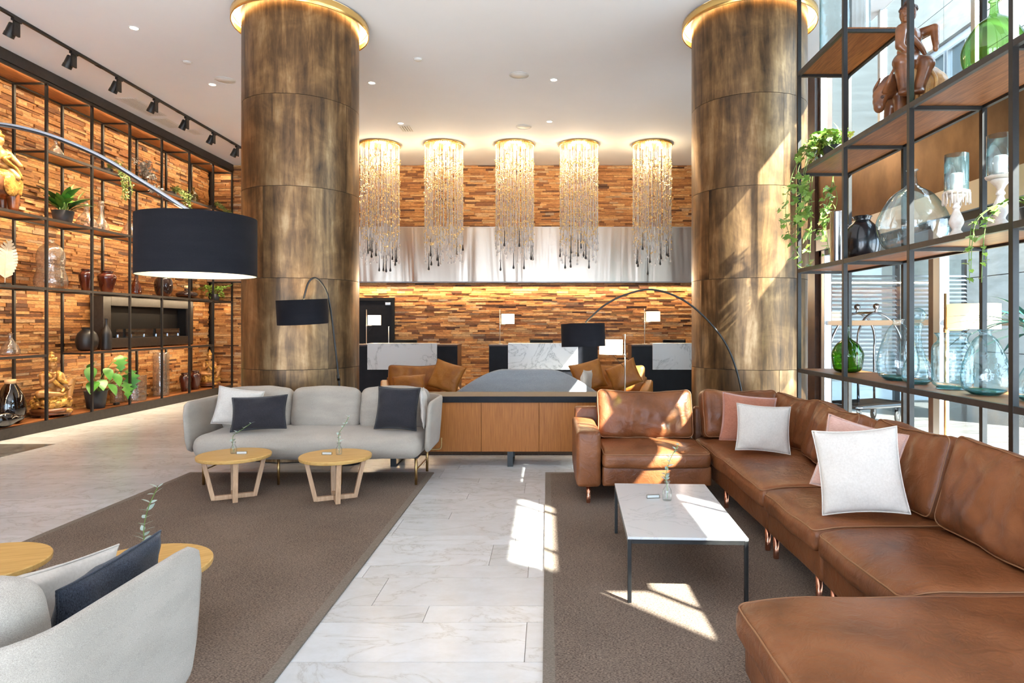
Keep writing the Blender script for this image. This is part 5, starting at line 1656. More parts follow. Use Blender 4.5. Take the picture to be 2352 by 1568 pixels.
# big ivy hanging from the high shelf end
t = thing('potted_ivy', 'ivy trailing from the high shelf end beside the bronze column', 'plant', (2.74, 6.22, V3))
rr = random.Random(5)
obj('pot', pot_mesh(0.11, 0.17), 'pot', t)
obj('soil', B().lathe([(0, 0.141), (0.099, 0.141)], 24), 'soil', t)
trails = []
for k in range(15):
    if k in (1, 3, 4, 6, 7):                       # over the end of the shelf
        drop_l = rr.uniform(0.5, 1.15)
        xo = rr.choice((rr.uniform(-0.12, 0.14), rr.uniform(-0.44, -0.38)))
        pts = [(0, 0, 0.14), (xo * 0.4, 0.12, 0.28), (xo * 0.8, 0.26, 0.14), (xo, 0.34, -0.06), (xo + rr.uniform(-0.08, 0.05), 0.36, -drop_l * 0.5), (xo + rr.uniform(-0.12, 0.10), 0.38, -drop_l)]
    elif k < 9:
        drop_l = rr.uniform(0.55, 1.18) if k < 6 else rr.uniform(0.25, 0.6)
        yo = rr.uniform(-0.22, 0.22)
        xo = -0.29 - rr.uniform(0.0, 0.10)
        pts = [(0, 0, 0.14), (-0.10, yo * 0.4, 0.27), (-0.24, yo * 0.8, 0.16), (xo, yo, -0.08), (xo - rr.uniform(-0.03, 0.05), yo + rr.uniform(-0.14, 0.10), -drop_l * 0.55), (xo + rr.uniform(-0.05, 0.05), yo + rr.uniform(-0.16, 0.12), -drop_l)]
    else:
        a = rr.uniform(0, 2 * PI)
        q = rr.uniform(0.10, 0.24)
        pts = [(0, 0, 0.14), (q * 0.5 * math.cos(a), q * 0.5 * math.sin(a), 0.30), (q * math.cos(a), q * math.sin(a), rr.uniform(0.14, 0.32))]
    sp = spline(pts, 8)
    trails.append(sp)
    obj('vine', B().tube(sp, 0.003, 5), 'stem', t)
for k in range(296):
    for i in (0,):
        for _ in (0,):
            sp = trails[k % 9] if k % 4 else trails[9 + k // 4 % 6]
            for _t in range(30):
                p = rr.choice(sp[4:])
                w_ = (p.x + 2.74, p.y + 6.22)
                if not near_post(w_, 0.12) and not (-0.14 < p.z < 0.08 and p.x > -0.36 and p.y < 0.36):
                    break
            p = p + Vector((rr.uniform(-0.05, 0.03), rr.uniform(-0.055, 0.055), rr.uniform(-0.035, 0.035)))
            d = (rr.uniform(-1, 0.15), rr.uniform(-1, 0.8), rr.uniform(-0.9, 0.25))
            put_leaf(rr.choice(IVY), rr.choice(('leaf_ivy', 'leaf_ivy', 'leaf_lime', 'leaf_mid')), t, p, d, rr.uniform(-0.7, 0.7), rr.uniform(1.35, 2.2))
fol = B()
for k in range(420):
    sp = trails[k % 9]
    p = rr.choice(sp[5:])
    if near_post((p.x + 2.74, p.y + 6.22), 0.13) or (-0.14 < p.z < 0.08 and p.x > -0.36 and p.y < 0.36):
        continue
    p = p + Vector((rr.uniform(-0.06, 0.03), rr.uniform(-0.05, 0.06), rr.uniform(-0.04, 0.04)))
    leaf_join(fol, rr.choice(IVY), p, (rr.uniform(-1, 0.2), rr.uniform(-1, 0.8), rr.uniform(-0.9, 0.2)), rr.uniform(-0.7, 0.7), rr.uniform(1.0, 1.7))
tag(obj('foliage', fol, 'leaf_ivy', t), kind='stuff')
# small ivy at the picture edge on the middle glass shelf
t = thing('potted_ivy', 'little ivy trailing at the tall post by the picture edge', 'plant', (2.76, 3.70, V2))
obj('pot', pot_mesh(0.07, 0.11), 'pot', t)
for k in range(4):
    yo = rr.uniform(-0.10, 0.06)
    sp = spline([(0, 0, 0.1), (-0.12, yo * 0.5, 0.16), (-0.29, yo, 0.06), (-0.33, yo, -0.08), (-0.33, yo + rr.uniform(-0.03, 0.04), -rr.uniform(0.2, 0.4))], 6)
    obj('vine', B().tube(sp, 0.0025, 5), 'stem', t)
    for i in range(3, len(sp), 2):
        put_leaf(rr.choice(IVY), 'leaf_lime', t, sp[i], (rr.uniform(-1, 0.2), rr.uniform(-1, 0.8), rr.uniform(-0.6, 0.2)), 0.2, rr.uniform(0.9, 1.3))

def trailing(label, x, y, z, w, up, down, mat, seed, npot=0.09, n=520, group='small plants on the fifth side shelf'):
    t = thing('trailing_plant', label, 'plant', (x, y, z), 0, group)
    rr = random.Random(seed)
    obj('pot', pot_mesh(npot, 0.12), 'pot', t)
    fol, st = B(), B()
    for k in range(16):
        yo = rr.uniform(-w / 2, w / 2)
        dn = down * rr.uniform(0.35, 1.0)
        end = -dn if rr.random() < 0.75 else rr.uniform(0, up)
        pts = [(0, 0, 0.1), (0.10, yo * 0.4, 0.1 + up * rr.uniform(0.3, 0.8)), (0.26, yo * 0.8, 0.06), (0.30 + rr.uniform(0, 0.06), yo, min(0.02, end * 0.5)), (0.30 + rr.uniform(0, 0.08), yo * rr.uniform(0.7, 1.0), end)]
        sp = spline(pts, 7)
        st.tube(sp, 0.0025, 4)
        for _ in range(n // 16):
            p = rr.choice(sp[3:]) + Vector((rr.uniform(-0.03, 0.04), rr.uniform(-0.045, 0.045), rr.uniform(-0.04, 0.04)))
            if near_post((p.x + x, p.y + y), 0.09):
                continue
            if p.z < 0.06:
                p.x = max(p.x, 0.34)
            leaf_join(fol, SMALL, p, (rr.uniform(-0.3, 1), rr.uniform(-1, 1), rr.uniform(-0.9, 0.6)), rr.uniform(-1, 1), rr.uniform(0.8, 1.5))
    tag(obj('foliage', fol, mat, t), kind='stuff')
    obj('vines', st, 'stem', t)
    return t
trailing('olive trailing plant hanging below the chrome arc', XS - 0.02, 11.22, Z4, 0.40, 0.22, 0.50, 'leaf_olive', 3)
trailing('trailing plant half hidden by the arc lamp end', XS - 0.02, 13.15, Z4, 0.42, 0.14, 0.28, 'leaf_olive', 4, n=360)
trailing('low olive plant in the shelf corner by the rear wall', XS - 0.02, 14.72, Z4, 0.36, 0.14, 0.06, 'leaf_olive', 6, n=260)
# pale eucalyptus bunch
t = thing('eucalyptus_plant', 'pale silvery eucalyptus in dark pot on the fifth shelf', 'plant', (XS, 12.14, Z4))
obj('pot', pot_mesh(0.10, 0.15), 'pot', t)
rr = random.Random(8)
fol = B()
for k in range(15):
    a = rr.uniform(0, 2 * PI)
    q = rr.uniform(0.1, 0.33)
    if k < 10:
        pts = [(0, 0, 0.13), (q * 0.3 * math.cos(a) + 0.05, q * 0.4 * math.sin(a), 0.34), (0.05 + q * 0.5 * math.cos(a), q * math.sin(a), rr.uniform(0.35, 0.58))]
    else:
        yo = rr.uniform(-0.3, 0.3)
        pts = [(0, 0, 0.13), (0.18, yo * 0.5, 0.24), (0.31, yo, 0.0), (0.33, yo * 1.1, -rr.uniform(0.05, 0.18))]
    sp = spline(pts, 7)
    obj('stem', B().tube(sp, 0.003, 5), 'rattan', t)
    for i in range(4, len(sp)):
        if near_post((sp[i].x + XS, sp[i].y + 12.14)) or (abs(sp[i].x - 0.24) < 0.06 and abs(sp[i].z) < 0.13):
            continue
        for _ in range(3):
            leaf_join(fol, SMALL, sp[i], (rr.uniform(-1, 1), rr.uniform(-1, 1), rr.uniform(-0.6, 0.8)), rr.uniform(-1, 1), rr.uniform(1.2, 1.9))
tag(obj('foliage', fol, 'leaf_white', t), kind='stuff')
# maidenhair like plant on the third shelf end
t = thing('small_plant', 'bright green loose plant at the far end of the third shelf', 'plant', (XS + 0.09, 14.66, Z2))
obj('pot', pot_mesh(0.10, 0.14), 'pot', t)
fol = B()
for k in range(16):
    a = rr.uniform(0, 2 * PI)
    q = rr.uniform(0.15, 0.36)
    sp = spline([(0, 0, 0.12), (q * 0.5 * math.cos(a), q * 0.5 * math.sin(a), 0.30), (q * math.cos(a), q * math.sin(a), rr.uniform(0.05, 0.34))], 6)
    obj('stem', B().tube(sp, 0.0025, 5), 'stem', t)
    for i in range(4, len(sp)):
        for _ in range(3):
            leaf_join(fol, SMALL, sp[i], (rr.uniform(-1, 1), rr.uniform(-1, 1), rr.uniform(-0.5, 0.5)), rr.uniform(-1, 1), rr.uniform(1.1, 1.7))
tag(obj('foliage', fol, 'leaf_lime', t), kind='stuff')

# peace lily
t = thing('peace_lily', 'peace lily in charcoal pot on the fourth shelf', 'plant', (XS + 0.02, 10.14, Z3))
obj('pot', pot_mesh(0.15, 0.20), 'pot', t)
obj('soil', B().lathe([(0, 0.171), (0.138, 0.171)], 24), 'soil', t)
LILY = [leaf_mesh('lily_leaf_a', 0.34, 0.13, 0.25, 0.35), leaf_mesh('lily_leaf_b', 0.28, 0.11, 0.25, 0.2)]
rr = random.Random(12)
for k in range(24):
    a = k * 2.4 + rr.uniform(-0.3, 0.3)
    el = rr.uniform(0.45, 1.3)
    q = rr.uniform(0.04, 0.12)
    p = Vector((q * math.cos(a), q * math.sin(a), 0.20 + rr.uniform(0.0, 0.16)))
    obj('stalk', B().tube([(0.02 * math.cos(a), 0.02 * math.sin(a), 0.16), p], 0.004, 5), 'stem', t)
    put_leaf(rr.choice(LILY), rr.choice(('leaf_dark', 'leaf_dark', 'leaf_mid')), t, p, (math.cos(a) if math.cos(a) > 0 else math.cos(a) * 0.3 + 0.1, math.sin(a), el - 0.1), rr.uniform(-0.3, 0.3), rr.uniform(0.85, 1.25))
SP = leaf_mesh('spathe', 0.20, 0.09, 0.5, 0.05)
for (p, d) in (((0.10, 0.0, 0.44), (0.3, 0.1, 1)), ((0.12, 0.16, 0.40), (0.4, 0.4, 1)), ((0.14, 0.30, 0.34), (0.3, 1, 0.25))):
    obj('stalk', B().tube([(0.02, 0.02, 0.16), p], 0.004, 5), 'stem', t)
    put_leaf(SP, 'spathe', t, p, d, 0, 1.0, 'spathe')

# monstera
t = thing('monstera', 'monstera in black pot on the lowest shelf', 'plant', (XS + 0.02, 10.88, Z0))
obj('pot', pot_mesh(0.17, 0.29), 'pot', t)
obj('soil', B().lathe([(0, 0.261), (0.158, 0.261)], 24), 'soil', t)
MON = leaf_mesh('monstera_leaf', 0.30, 0.27, 0.2, 0.35, 1.0, n=14, lobes=4)
MOS = leaf_mesh('young_leaf', 0.24, 0.18, 0.2, 0.3, 1.0, n=8)
for (p, d, m_, mt, s) in (((0.12, 0.44, 0.86), (0.30, -0.38, -0.75), MON, 'leaf_mid', 1.0), ((0.16, 0.66, 0.56), (0.3, -0.35, -0.8), MON, 'leaf_lime', 1.25), ((0.06, 0.78, 0.60), (0.35, -0.25, -0.6), MON, 'leaf_dark', 0.95),
                          ((0.20, 0.42, 0.40), (0.4, -0.15, -0.6), MON, 'leaf_mid', 1.0), ((0.10, -0.26, 0.70), (0.35, -0.6, -0.75), MOS, 'leaf_mid', 1.1), ((0.14, -0.22, 0.46), (0.3, -0.9, -0.4), MOS, 'leaf_dark', 1.2),
                          ((0.10, 0.10, 0.66), (0.5, -0.3, -0.5), MOS, 'leaf_dark', 1.0), ((0.16, 0.22, 0.56), (0.5, -0.2, -0.5), MOS, 'leaf_dark', 1.05), ((0.12, -0.05, 0.48), (0.5, -0.5, -0.4), MOS, 'leaf_mid', 1.0),
                          ((0.02, -0.20, 0.66), (0.3, -0.1, 0.5), MOS, 'leaf_dark', 0.7), ((0.14, 0.34, 0.58), (0.6, 0.5, 0.1), MOS, 'leaf_dark', 0.8), ((0.18, 0.05, 0.40), (0.6, -0.1, -0.5), MOS, 'leaf_mid', 1.0)):
    sp = spline([(0.02, 0.02, 0.25), (p[0] * 0.5, p[1] * 0.45, p[2] * 0.75), p], 6)
    obj('stalk', B().tube(sp, 0.006, 6), 'stem', t)
    put_leaf(m_, mt, t, p, d, 0, s)

# dracaena beyond the shelving
t = thing('dracaena', 'blue-green spiky dracaena at the window by the picture edge', 'plant', (3.42, 4.62, 0))
obj('pot', pot_mesh(0.18, 0.36), 'pot', t)
obj('trunk', B().tube([(0, 0, 0.3), (0.02, 0, 0.9), (0, 0, 1.52)], 0.022, 8), 'rattan', t)
DR = leaf_mesh('blade_leaf', 0.46, 0.045, 0.3, 0.45, n=7)
rr = random.Random(15)
for k in range(30):
    a = k * 2.4
    put_leaf(DR, 'leaf_blue', t, (0, 0, 1.48 + 0.1 * rr.random()), (math.cos(a), math.sin(a), rr.uniform(-0.1, 1.2)), 0, rr.uniform(0.8, 1.15))

# bleached feather leaf
t = thing('leaf_sculpture', 'bleached white palm leaf standing on the third shelf', 'ornament', (XS + 0.05, 9.02, Z2))
obj('stand', B().box(-0.05, 0.05, -0.05, 0.05, 0, 0.03), 'black_steel', t, smooth=False, bevel=0.004)
obj('midrib', B().tube(spline([(0, 0, 0.03), (0, 0.01, 0.3), (0, 0.06, 0.62)], 6), 0.006, 6), 'feather', t)
for k in range(12):
    u = k / 11
    z = 0.12 + 0.46 * u
    w = 0.17 * math.sin(PI * (0.18 + 0.78 * u)) + 0.03
    for s in (-1, 1):
        obj('barb', B().add([(0, s * 0.004 + 0.06 * u * u, z - 0.02), (0.012, s * w + 0.06 * u * u, z + 0.035), (0.010, s * w * 0.98 + 0.06 * u * u, z + 0.065), (0, s * 0.004 + 0.06 * u * u, z + 0.035),
                              (-0.004, s * 0.004 + 0.06 * u * u, z - 0.02), (0.008, s * w + 0.06 * u * u, z + 0.035), (0.006, s * w * 0.98 + 0.06 * u * u, z + 0.065), (-0.004, s * 0.004 + 0.06 * u * u, z + 0.035)],
                             [(0, 1, 2, 3), (7, 6, 5, 4), (0, 4, 5, 1), (1, 5, 6, 2), (2, 6, 7, 3)]), 'feather', t, smooth=False)
t = thing('power_adaptor', 'small black power adaptor on the lowest shelf beside the monstera', 'adaptor', (XS + 0.10, 11.28, Z0))
obj('case', B().rbox(0.05, 0.11, 0.045, 0.008, 4), 'rubber', t, (0, 0, 0.0235))
obj('cable', B().tube(spline([(0, -0.05, 0.02), (-0.02, -0.12, 0.006), (-0.10, -0.16, 0.006), (-0.16, -0.05, 0.006)], 6), 0.004, 6), 'rubber', t)

# ------------------------------------------------------------------ little bottle vases with eucalyptus sprigs
EU = [leaf_mesh('round_leaf_a', 0.040, 0.030, 0.1, 0.1, 0.6, n=5), leaf_mesh('round_leaf_b', 0.030, 0.022, 0.1, 0.1, 0.6, n=5)]
def bud_vase(where, x, y, z, pts, seed, h=0.10, r=0.026, n=9, s=1.0, card=None, matl=('leaf_grey',)):
    vessel('bud_vase', 'small clear bottle vase on ' + where, 'vase', (x, y, z), [(0.9, 0), (1, 0.05), (1, 0.50), (0.55, 0.72), (0.5, 0.85), (0.62, 1.0)], 'glass', h, r, group='small bottle vases', n=20, smooth_n=3)
    t = thing('eucalyptus_sprig', 'single eucalyptus sprig in the vase on ' + where, 'sprig', (x, y, z), 0, 'eucalyptus sprigs')
    rr = random.Random(seed)
    sp = spline([(0.002, 0.0, 0.012)] + pts, 8)
    obj('stem', B().tube(sp, 0.0022, 6), 'stem', t)
    zs = [p for p in sp if p.z > h * 1.05]
    for i in range(n):
        p = zs[int((len(zs) - 1) * (i / (n - 1)))]
        q = 1 - 0.35 * i / n
        for sgn in (-1, 1):
            a = rr.uniform(-0.7, 0.7) + (i % 2) * 0.9
            put_leaf(rr.choice(EU), rr.choice(matl), t, p, (sgn * math.cos(a), sgn * math.sin(a), rr.uniform(0.2, 0.9)), rr.uniform(-0.5, 0.5), s * q * rr.uniform(0.9, 1.25))
    if card:
        c = thing('card_holder', 'clear acrylic card holder beside the vase on ' + where, 'card holder', (x + card[0], y + card[1], z), card[2], 'acrylic card holders')
        obj('acrylic_block', B().box(-0.045, 0.045, -0.014, 0.014, 0, 0.022), 'glass', c, smooth=False, bevel=0.002)
        obj('card', B().box(-0.04, 0.04, -0.0015, 0.0015, 0.003, 0.020), 'paper', c, smooth=False)
TZ = RZ + 0.3915
bud_vase('the table before the dark and white pillows', -2.79, 5.81, TZ, [(-0.01, 0, 0.10), (0.0, 0.0, 0.16), (0.06, -0.01, 0.20), (0.16, -0.01, 0.27)], 31, n=6, card=(0.085, -0.03, R(6)))
bud_vase('the table before the middle cushion', -1.84, 5.77, TZ, [(0.0, 0, 0.10), (0.0, 0.0, 0.18), (0.05, 0, 0.26), (0.085, 0, 0.33)], 32, n=8, card=(-0.10, -0.02, R(-4)), matl=('leaf_grey', 'leaf_white'))
bud_vase('the table beyond the near sofa arm', -1.945, 3.15, TZ, [(0.0, 0, 0.10), (0.0, 0.0, 0.17), (0.02, 0, 0.26), (0.065, 0, 0.36)], 33, n=9, s=1.25, matl=('leaf_grey', 'leaf_mid'))
bud_vase('the marble coffee table', 0.80, 4.36, RZ + 0.3655, [(0.0, 0, 0.10), (-0.01, 0.0, 0.16), (0.02, 0, 0.27), (0.075, 0, 0.37)], 34, n=10, s=1.1, h=0.125, r=0.030, card=(-0.085, 0.05, R(8)), matl=('leaf_grey', 'leaf_white'))
# ------------------------------------------------------------------ carved statues
def blob(name, parts, mat, parent, voxel=0.008, smooth=6, disp=0.0, loc=None):
    """one continuous carved body grown from overlapping ellipsoids ('e') and tapered limbs ('c')"""
    b = B()
    def sphere(c, rx, ry, rz, m=None):
        n, k = 14, 9
        vs, fs = [], []
        for i in range(k + 1):
            th = PI * i / k
            for j in range(n):
                ph = 2 * PI * j / n
                p = Vector((rx * math.sin(th) * math.cos(ph), ry * math.sin(th) * math.sin(ph), rz * math.cos(th)))
                if m:
                    p = m @ p
                vs.append(Vector(c) + p)
        for i in range(k):
            for j in range(n):
                l = (j + 1) % n
                fs.append((i * n + j, (i + 1) * n + j, (i + 1) * n + l, i * n + l))
        b.add(vs, fs)
    for p in parts:
        if p[0] == 'e':
            m = Euler([R(a) for a in p[3]]).to_matrix() if len(p) > 3 else None
            sphere(p[1], *p[2], m)
        else:
            _, p0, p1, r0, r1 = p
            p0, p1 = Vector(p0), Vector(p1)
            b.tube([p0, (p0 + p1) / 2, p1], [r0, (r0 + r1) / 2, r1], 12)
            sphere(p0, r0, r0, r0)
            sphere(p1, r1, r1, r1)
    o = obj(name, b, mat, parent, loc)
    md = o.modifiers.new('grow', 'REMESH')
    md.mode = 'VOXEL'
    md.voxel_size = voxel
    md.use_smooth_shade = True
    ms_ = o.modifiers.new('soften', 'SMOOTH')
    ms_.iterations = smooth
    ms_.factor = 0.5
    return o

def ribbon(pts, w, th=0.012, n=8):
    b = B()
    sp = spline(pts, n)
    for p, q in zip(sp, sp[1:]):
        pass
    return b.tube(sp, [w * (0.6 + 0.4 * math.sin(PI * i / (len(sp) - 1))) for i in range(len(sp))], 8)

def seated_saint(label, loc, rz, s):
    """gilded figure, one knee raised, hands together before the chest, on a carved rock over a turned stand"""
    t = thing('gilded_statue', label, 'statue', loc, rz, 'gilded seated statues')
    t.scale = (s, s, s)
    st = obj('stand', B().lathe([(0, 0.035), (0.25, 0.035), (0.26, 0.05), (0.235, 0.065), (0.255, 0.08), (0.265, 0.10), (0.245, 0.115), (0.235, 0.13), (0, 0.13)], 40), 'carved_wood', t)
    for k in range(4):
        a = PI / 4 + k * PI / 2
        obj('stand_foot', B().box(-0.05, 0.05, -0.03, 0.03, 0, 0.045, Matrix.Translation((0.20 * math.cos(a), 0.20 * math.sin(a), 0)) @ Matrix.Rotation(a + PI / 2, 4, 'Z')), 'carved_wood', t, smooth=False, bevel=0.004)
    obj('stand_ornament', B().lathe([(0.0, 0.03), (0.02, 0.028), (0.035, 0.015), (0.045, 0.0)], 7, (0, 0, 0), lambda a, z: 1 + 0.35 * math.cos(5 * a)), 'carved_gold', t, (0.12, -0.235, 0.085), (R(90), 0, 0))
    rr = random.Random(3)
    rock = [('e', (0, 0, 0.20), (0.235, 0.20, 0.085)), ('e', (0, 0, 0.28), (0.20, 0.165, 0.06))]
    for k in range(16):
        a = 2 * PI * k / 16
        rock.append(('e', (0.215 * math.cos(a), 0.18 * math.sin(a), 0.19 + 0.03 * math.sin(k * 2.1)), (0.055, 0.05, 0.05)))
        rock.append(('e', (0.185 * math.cos(a + 0.2), 0.155 * math.sin(a + 0.2), 0.27 + 0.02 * math.cos(k * 1.7)), (0.04, 0.036, 0.035)))
    obj('lower_cloud', B().tube([(0.22 * math.cos(a), 0.19 * math.sin(a), 0.155 + 0.012 * math.sin(a * 9)) for a in [2 * PI * k / 60 for k in range(60)]], 0.022, 8, True), 'carved_gold', t)
    blob('carved_rock', rock, 'carved_gold', t, 0.010, 2)
    for k in range(11):                                   # swirling relief
        a = -PI * 0.98 + PI * 0.96 * k / 10
        c = Vector((0.235 * math.cos(a), 0.20 * math.sin(a), 0.20 + 0.03 * (k % 2)))
        u = Vector((-math.sin(a), math.cos(a), 0))
        pts = [c + u * (0.036 * (1 - j / 18) * math.cos(j * 0.75)) + Vector((0, 0, 0.036 * (1 - j / 18) * math.sin(j * 0.75))) for j in range(15)]
        obj('swirl', B().tube(pts, 0.009, 6), 'carved_gold', t)
    body = [('e', (0, 0.01, 0.36), (0.115, 0.095, 0.075)), ('e', (0, 0.01, 0.46), (0.088, 0.066, 0.10)), ('e', (0, 0.0, 0.575), (0.105, 0.068, 0.085)),
            ('c', (-0.085, -0.01, 0.615), (0.085, -0.01, 0.615), 0.045, 0.045), ('c', (0, 0, 0.64), (0, -0.005, 0.70), 0.036, 0.034),
            # folded leg
            ('c', (-0.06, -0.02, 0.36), (-0.20, -0.10, 0.345), 0.075, 0.06), ('c', (-0.20, -0.10, 0.345), (0.02, -0.16, 0.325), 0.056, 0.038), ('e', (0.05, -0.165, 0.32), (0.05, 0.03, 0.024)),
            # raised knee
            ('c', (0.07, -0.02, 0.36), (0.225, -0.09, 0.50), 0.072, 0.058), ('c', (0.225, -0.09, 0.50), (0.165, -0.15, 0.27), 0.054, 0.034), ('e', (0.155, -0.185, 0.255), (0.032, 0.06, 0.024)),
            # arms: hands meet before the chest
            ('c', (-0.125, 0.0, 0.605), (-0.135, -0.055, 0.47), 0.042, 0.034), ('c', (-0.135, -0.055, 0.47), (-0.02, -0.105, 0.555), 0.032, 0.024), ('e', (-0.008, -0.112, 0.59), (0.016, 0.022, 0.05), (10, 0, 0)),
            ('c', (0.125, 0.0, 0.605), (0.150, -0.055, 0.48), 0.042, 0.034), ('c', (0.150, -0.055, 0.48), (0.22, -0.11, 0.545), 0.032, 0.024), ('e', (0.235, -0.125, 0.548), (0.024, 0.036, 0.02))]
    blob('figure', body, 'gilt_skin', t, 0.009, 4)
    head = [('e', (0, -0.008, 0.765), (0.058, 0.066, 0.078)), ('e', (0, -0.062, 0.755), (0.012, 0.018, 0.022)), ('e', (0, -0.05, 0.715), (0.026, 0.022, 0.018)), ('e', (-0.06, 0.0, 0.755), (0.012, 0.02, 0.034)), ('e', (0.06, 0.0, 0.755), (0.012, 0.02, 0.034)),
            ('e', (-0.024, -0.058, 0.785), (0.02, 0.012, 0.008)), ('e', (0.024, -0.058, 0.785), (0.02, 0.012, 0.008)), ('e', (0, -0.062, 0.727), (0.018, 0.012, 0.006))]
    blob('head', head, 'gilt_skin', t, 0.005, 2)
    crown = [('e', (0, 0.0, 0.825), (0.064, 0.068, 0.030)), ('e', (0, 0.0, 0.875), (0.042, 0.044, 0.050)), ('e', (0, 0.0, 0.93), (0.026, 0.026, 0.03))]
    for k in range(9):
        a = -PI + PI * k / 8
        crown.append(('e', (0.060 * math.cos(a), 0.066 * math.sin(a), 0.84), (0.013, 0.013, 0.032)))
    blob('hair_crown', crown, 'carved_gold', t, 0.006, 1)
    obj('scarf', ribbon([(-0.10, 0.03, 0.655), (-0.07, -0.07, 0.62), (-0.02, -0.09, 0.54), (0.05, -0.095, 0.46), (0.10, -0.12, 0.40), (0.06, -0.16, 0.36)], 0.030), 'carved_gold', t)
    obj('scarf', ribbon([(0.10, 0.03, 0.655), (0.085, -0.065, 0.62), (0.06, -0.10, 0.55), (0.12, -0.11, 0.50), (0.20, -0.10, 0.46)], 0.030), 'carved_gold', t)
    for k in range(4):
        obj('robe_fold', B().tube(spline([(0.235, -0.05, 0.47 - 0.05 * k), (0.215 - 0.008 * k, -0.13, 0.455 - 0.05 * k), (0.15, -0.145, 0.45 - 0.05 * k)], 5), 0.013, 6), 'gilt_skin', t)
    obj('necklace', B().tube([(0.058 * math.cos(a), -0.012 + 0.066 * math.sin(a), 0.665 - 0.03 * max(0, -math.sin(a))) for a in [2 * PI * k / 24 for k in range(24)]], 0.008, 6, True), 'carved_gold', t)
    return t
seated_saint('large gilded praying statue with one knee raised on the lowest shelf', (XS + 0.01, 9.92, Z0), R(62), 1.02)
seated_saint('small gilded statue in the shelf corner past the oxblood urns', (XS - 0.02, 14.62, Z0), R(30), 0.86)

# carved elephant with gilded saddle cloth and rider, at the picture edge
t = thing('elephant_statue', 'carved wooden elephant with gilded cloth and rider at the picture edge', 'statue', (XS, 8.98, Z3), 0)
eb = [('e', (0, -0.05, 0.36), (0.17, 0.30, 0.19)), ('c', (-0.08, 0.14, 0.30), (-0.08, 0.15, 0.072), 0.085, 0.065), ('c', (0.08, 0.14, 0.30), (0.08, 0.15, 0.072), 0.085, 0.065), ('c', (-0.08, -0.22, 0.30), (-0.08, -0.22, 0.072), 0.08, 0.065),
      ('c', (0.08, -0.22, 0.30), (0.08, -0.22, 0.072), 0.08, 0.065), ('e', (0, -0.38, 0.46), (0.12, 0.14, 0.14)), ('c', (0, -0.48, 0.42), (0.02, -0.55, 0.20), 0.06, 0.035), ('c', (0.02, -0.55, 0.20), (0.02, -0.50, 0.08), 0.035, 0.025),
      ('e', (0.14, -0.33, 0.48), (0.03, 0.09, 0.11)), ('e', (-0.14, -0.33, 0.48), (0.03, 0.09, 0.11)), ('c', (0, 0.24, 0.40), (0.0, 0.28, 0.18), 0.02, 0.012)]
blob('elephant_body', eb, 'carved_wood', t, 0.012, 4)
blob('saddle_cloth', [('e', (0, 0.0, 0.46), (0.185, 0.20, 0.13)), ('e', (0.10, 0.16, 0.40), (0.09, 0.09, 0.16)), ('e', (0.12, 0.17, 0.28), (0.05, 0.06, 0.07)), ('e', (0.16, 0.02, 0.36), (0.03, 0.14, 0.16))], 'carved_gold', t, 0.012, 2)
blob('rider', [('e', (0, 0.0, 0.63), (0.13, 0.12, 0.09)), ('e', (0, 0.0, 0.76), (0.10, 0.085, 0.12)), ('c', (0.06, 0.08, 0.80), (0.16, 0.16, 0.66), 0.05, 0.035), ('c', (-0.06, -0.08, 0.80), (0.10, -0.14, 0.66), 0.05, 0.035), ('c', (0.05, 0.05, 0.62), (0.17, 0.10, 0.48), 0.065, 0.045),
               ('c', (0, 0, 0.84), (0, 0, 0.92), 0.04, 0.035), ('e', (0, 0, 0.97), (0.065, 0.06, 0.08)), ('e', (0.06, 0.0, 0.965), (0.015, 0.012, 0.02))], 'carved_amber', t, 0.010, 3)
blob('headdress', [('e', (0, 0, 1.03), (0.068, 0.066, 0.035)), ('e', (0, 0, 1.08), (0.035, 0.035, 0.045))], 'carved_gold', t, 0.008, 2)
obj('sash', ribbon([(0.02, 0.10, 0.86), (0.11, 0.05, 0.76), (0.12, -0.06, 0.70), (0.15, 0.10, 0.60), (0.19, 0.18, 0.46)], 0.03), 'carved_gold', t)

# carved wooden boy riding a buffalo on the high glass shelf
t = thing('buffalo_rider_statue', 'carved red wood figure seated on a buffalo on the high shelf', 'statue', (2.74, 4.95, V3), 0)
# local axes: animal faces -x (towards the room), rider looks to -x and the camera
beast = [('e', (0.02, 0.03, 0.25), (0.20, 0.13, 0.16)), ('c', (-0.10, 0.05, 0.20), (-0.12, 0.06, 0.046), 0.055, 0.038), ('c', (0.13, 0.08, 0.20), (0.14, 0.08, 0.046), 0.06, 0.04), ('c', (0.13, -0.04, 0.20), (0.14, -0.05, 0.046), 0.06, 0.04),
         ('c', (-0.09, -0.05, 0.20), (-0.10, -0.05, 0.046), 0.05, 0.036), ('c', (-0.14, -0.02, 0.28), (-0.235, -0.05, 0.20), 0.085, 0.06), ('e', (-0.25, -0.06, 0.155), (0.05, 0.05, 0.06), (0, 25, 0)), ('e', (-0.262, -0.075, 0.105), (0.042, 0.042, 0.05))]
blob('buffalo', beast, 'carved_wood', t, 0.009, 4)
for s in (-1, 1):
    obj('horn', B().tube(spline([(-0.235, -0.06 + s * 0.045, 0.20), (-0.235, -0.06 + s * 0.105, 0.27), (-0.195, -0.06 + s * 0.10, 0.36)], 6), [0.024 - 0.0015 * i for i in range(13)], 8), 'carved_wood', t)
    obj('eye', B().lathe([(0, 0.012), (0.010, 0.008), (0.014, 0)], 8, (0, 0, 0)), 'dark_wood', t, (-0.255, -0.06 + s * 0.046, 0.165), (R(-90 * s), 0, 0))
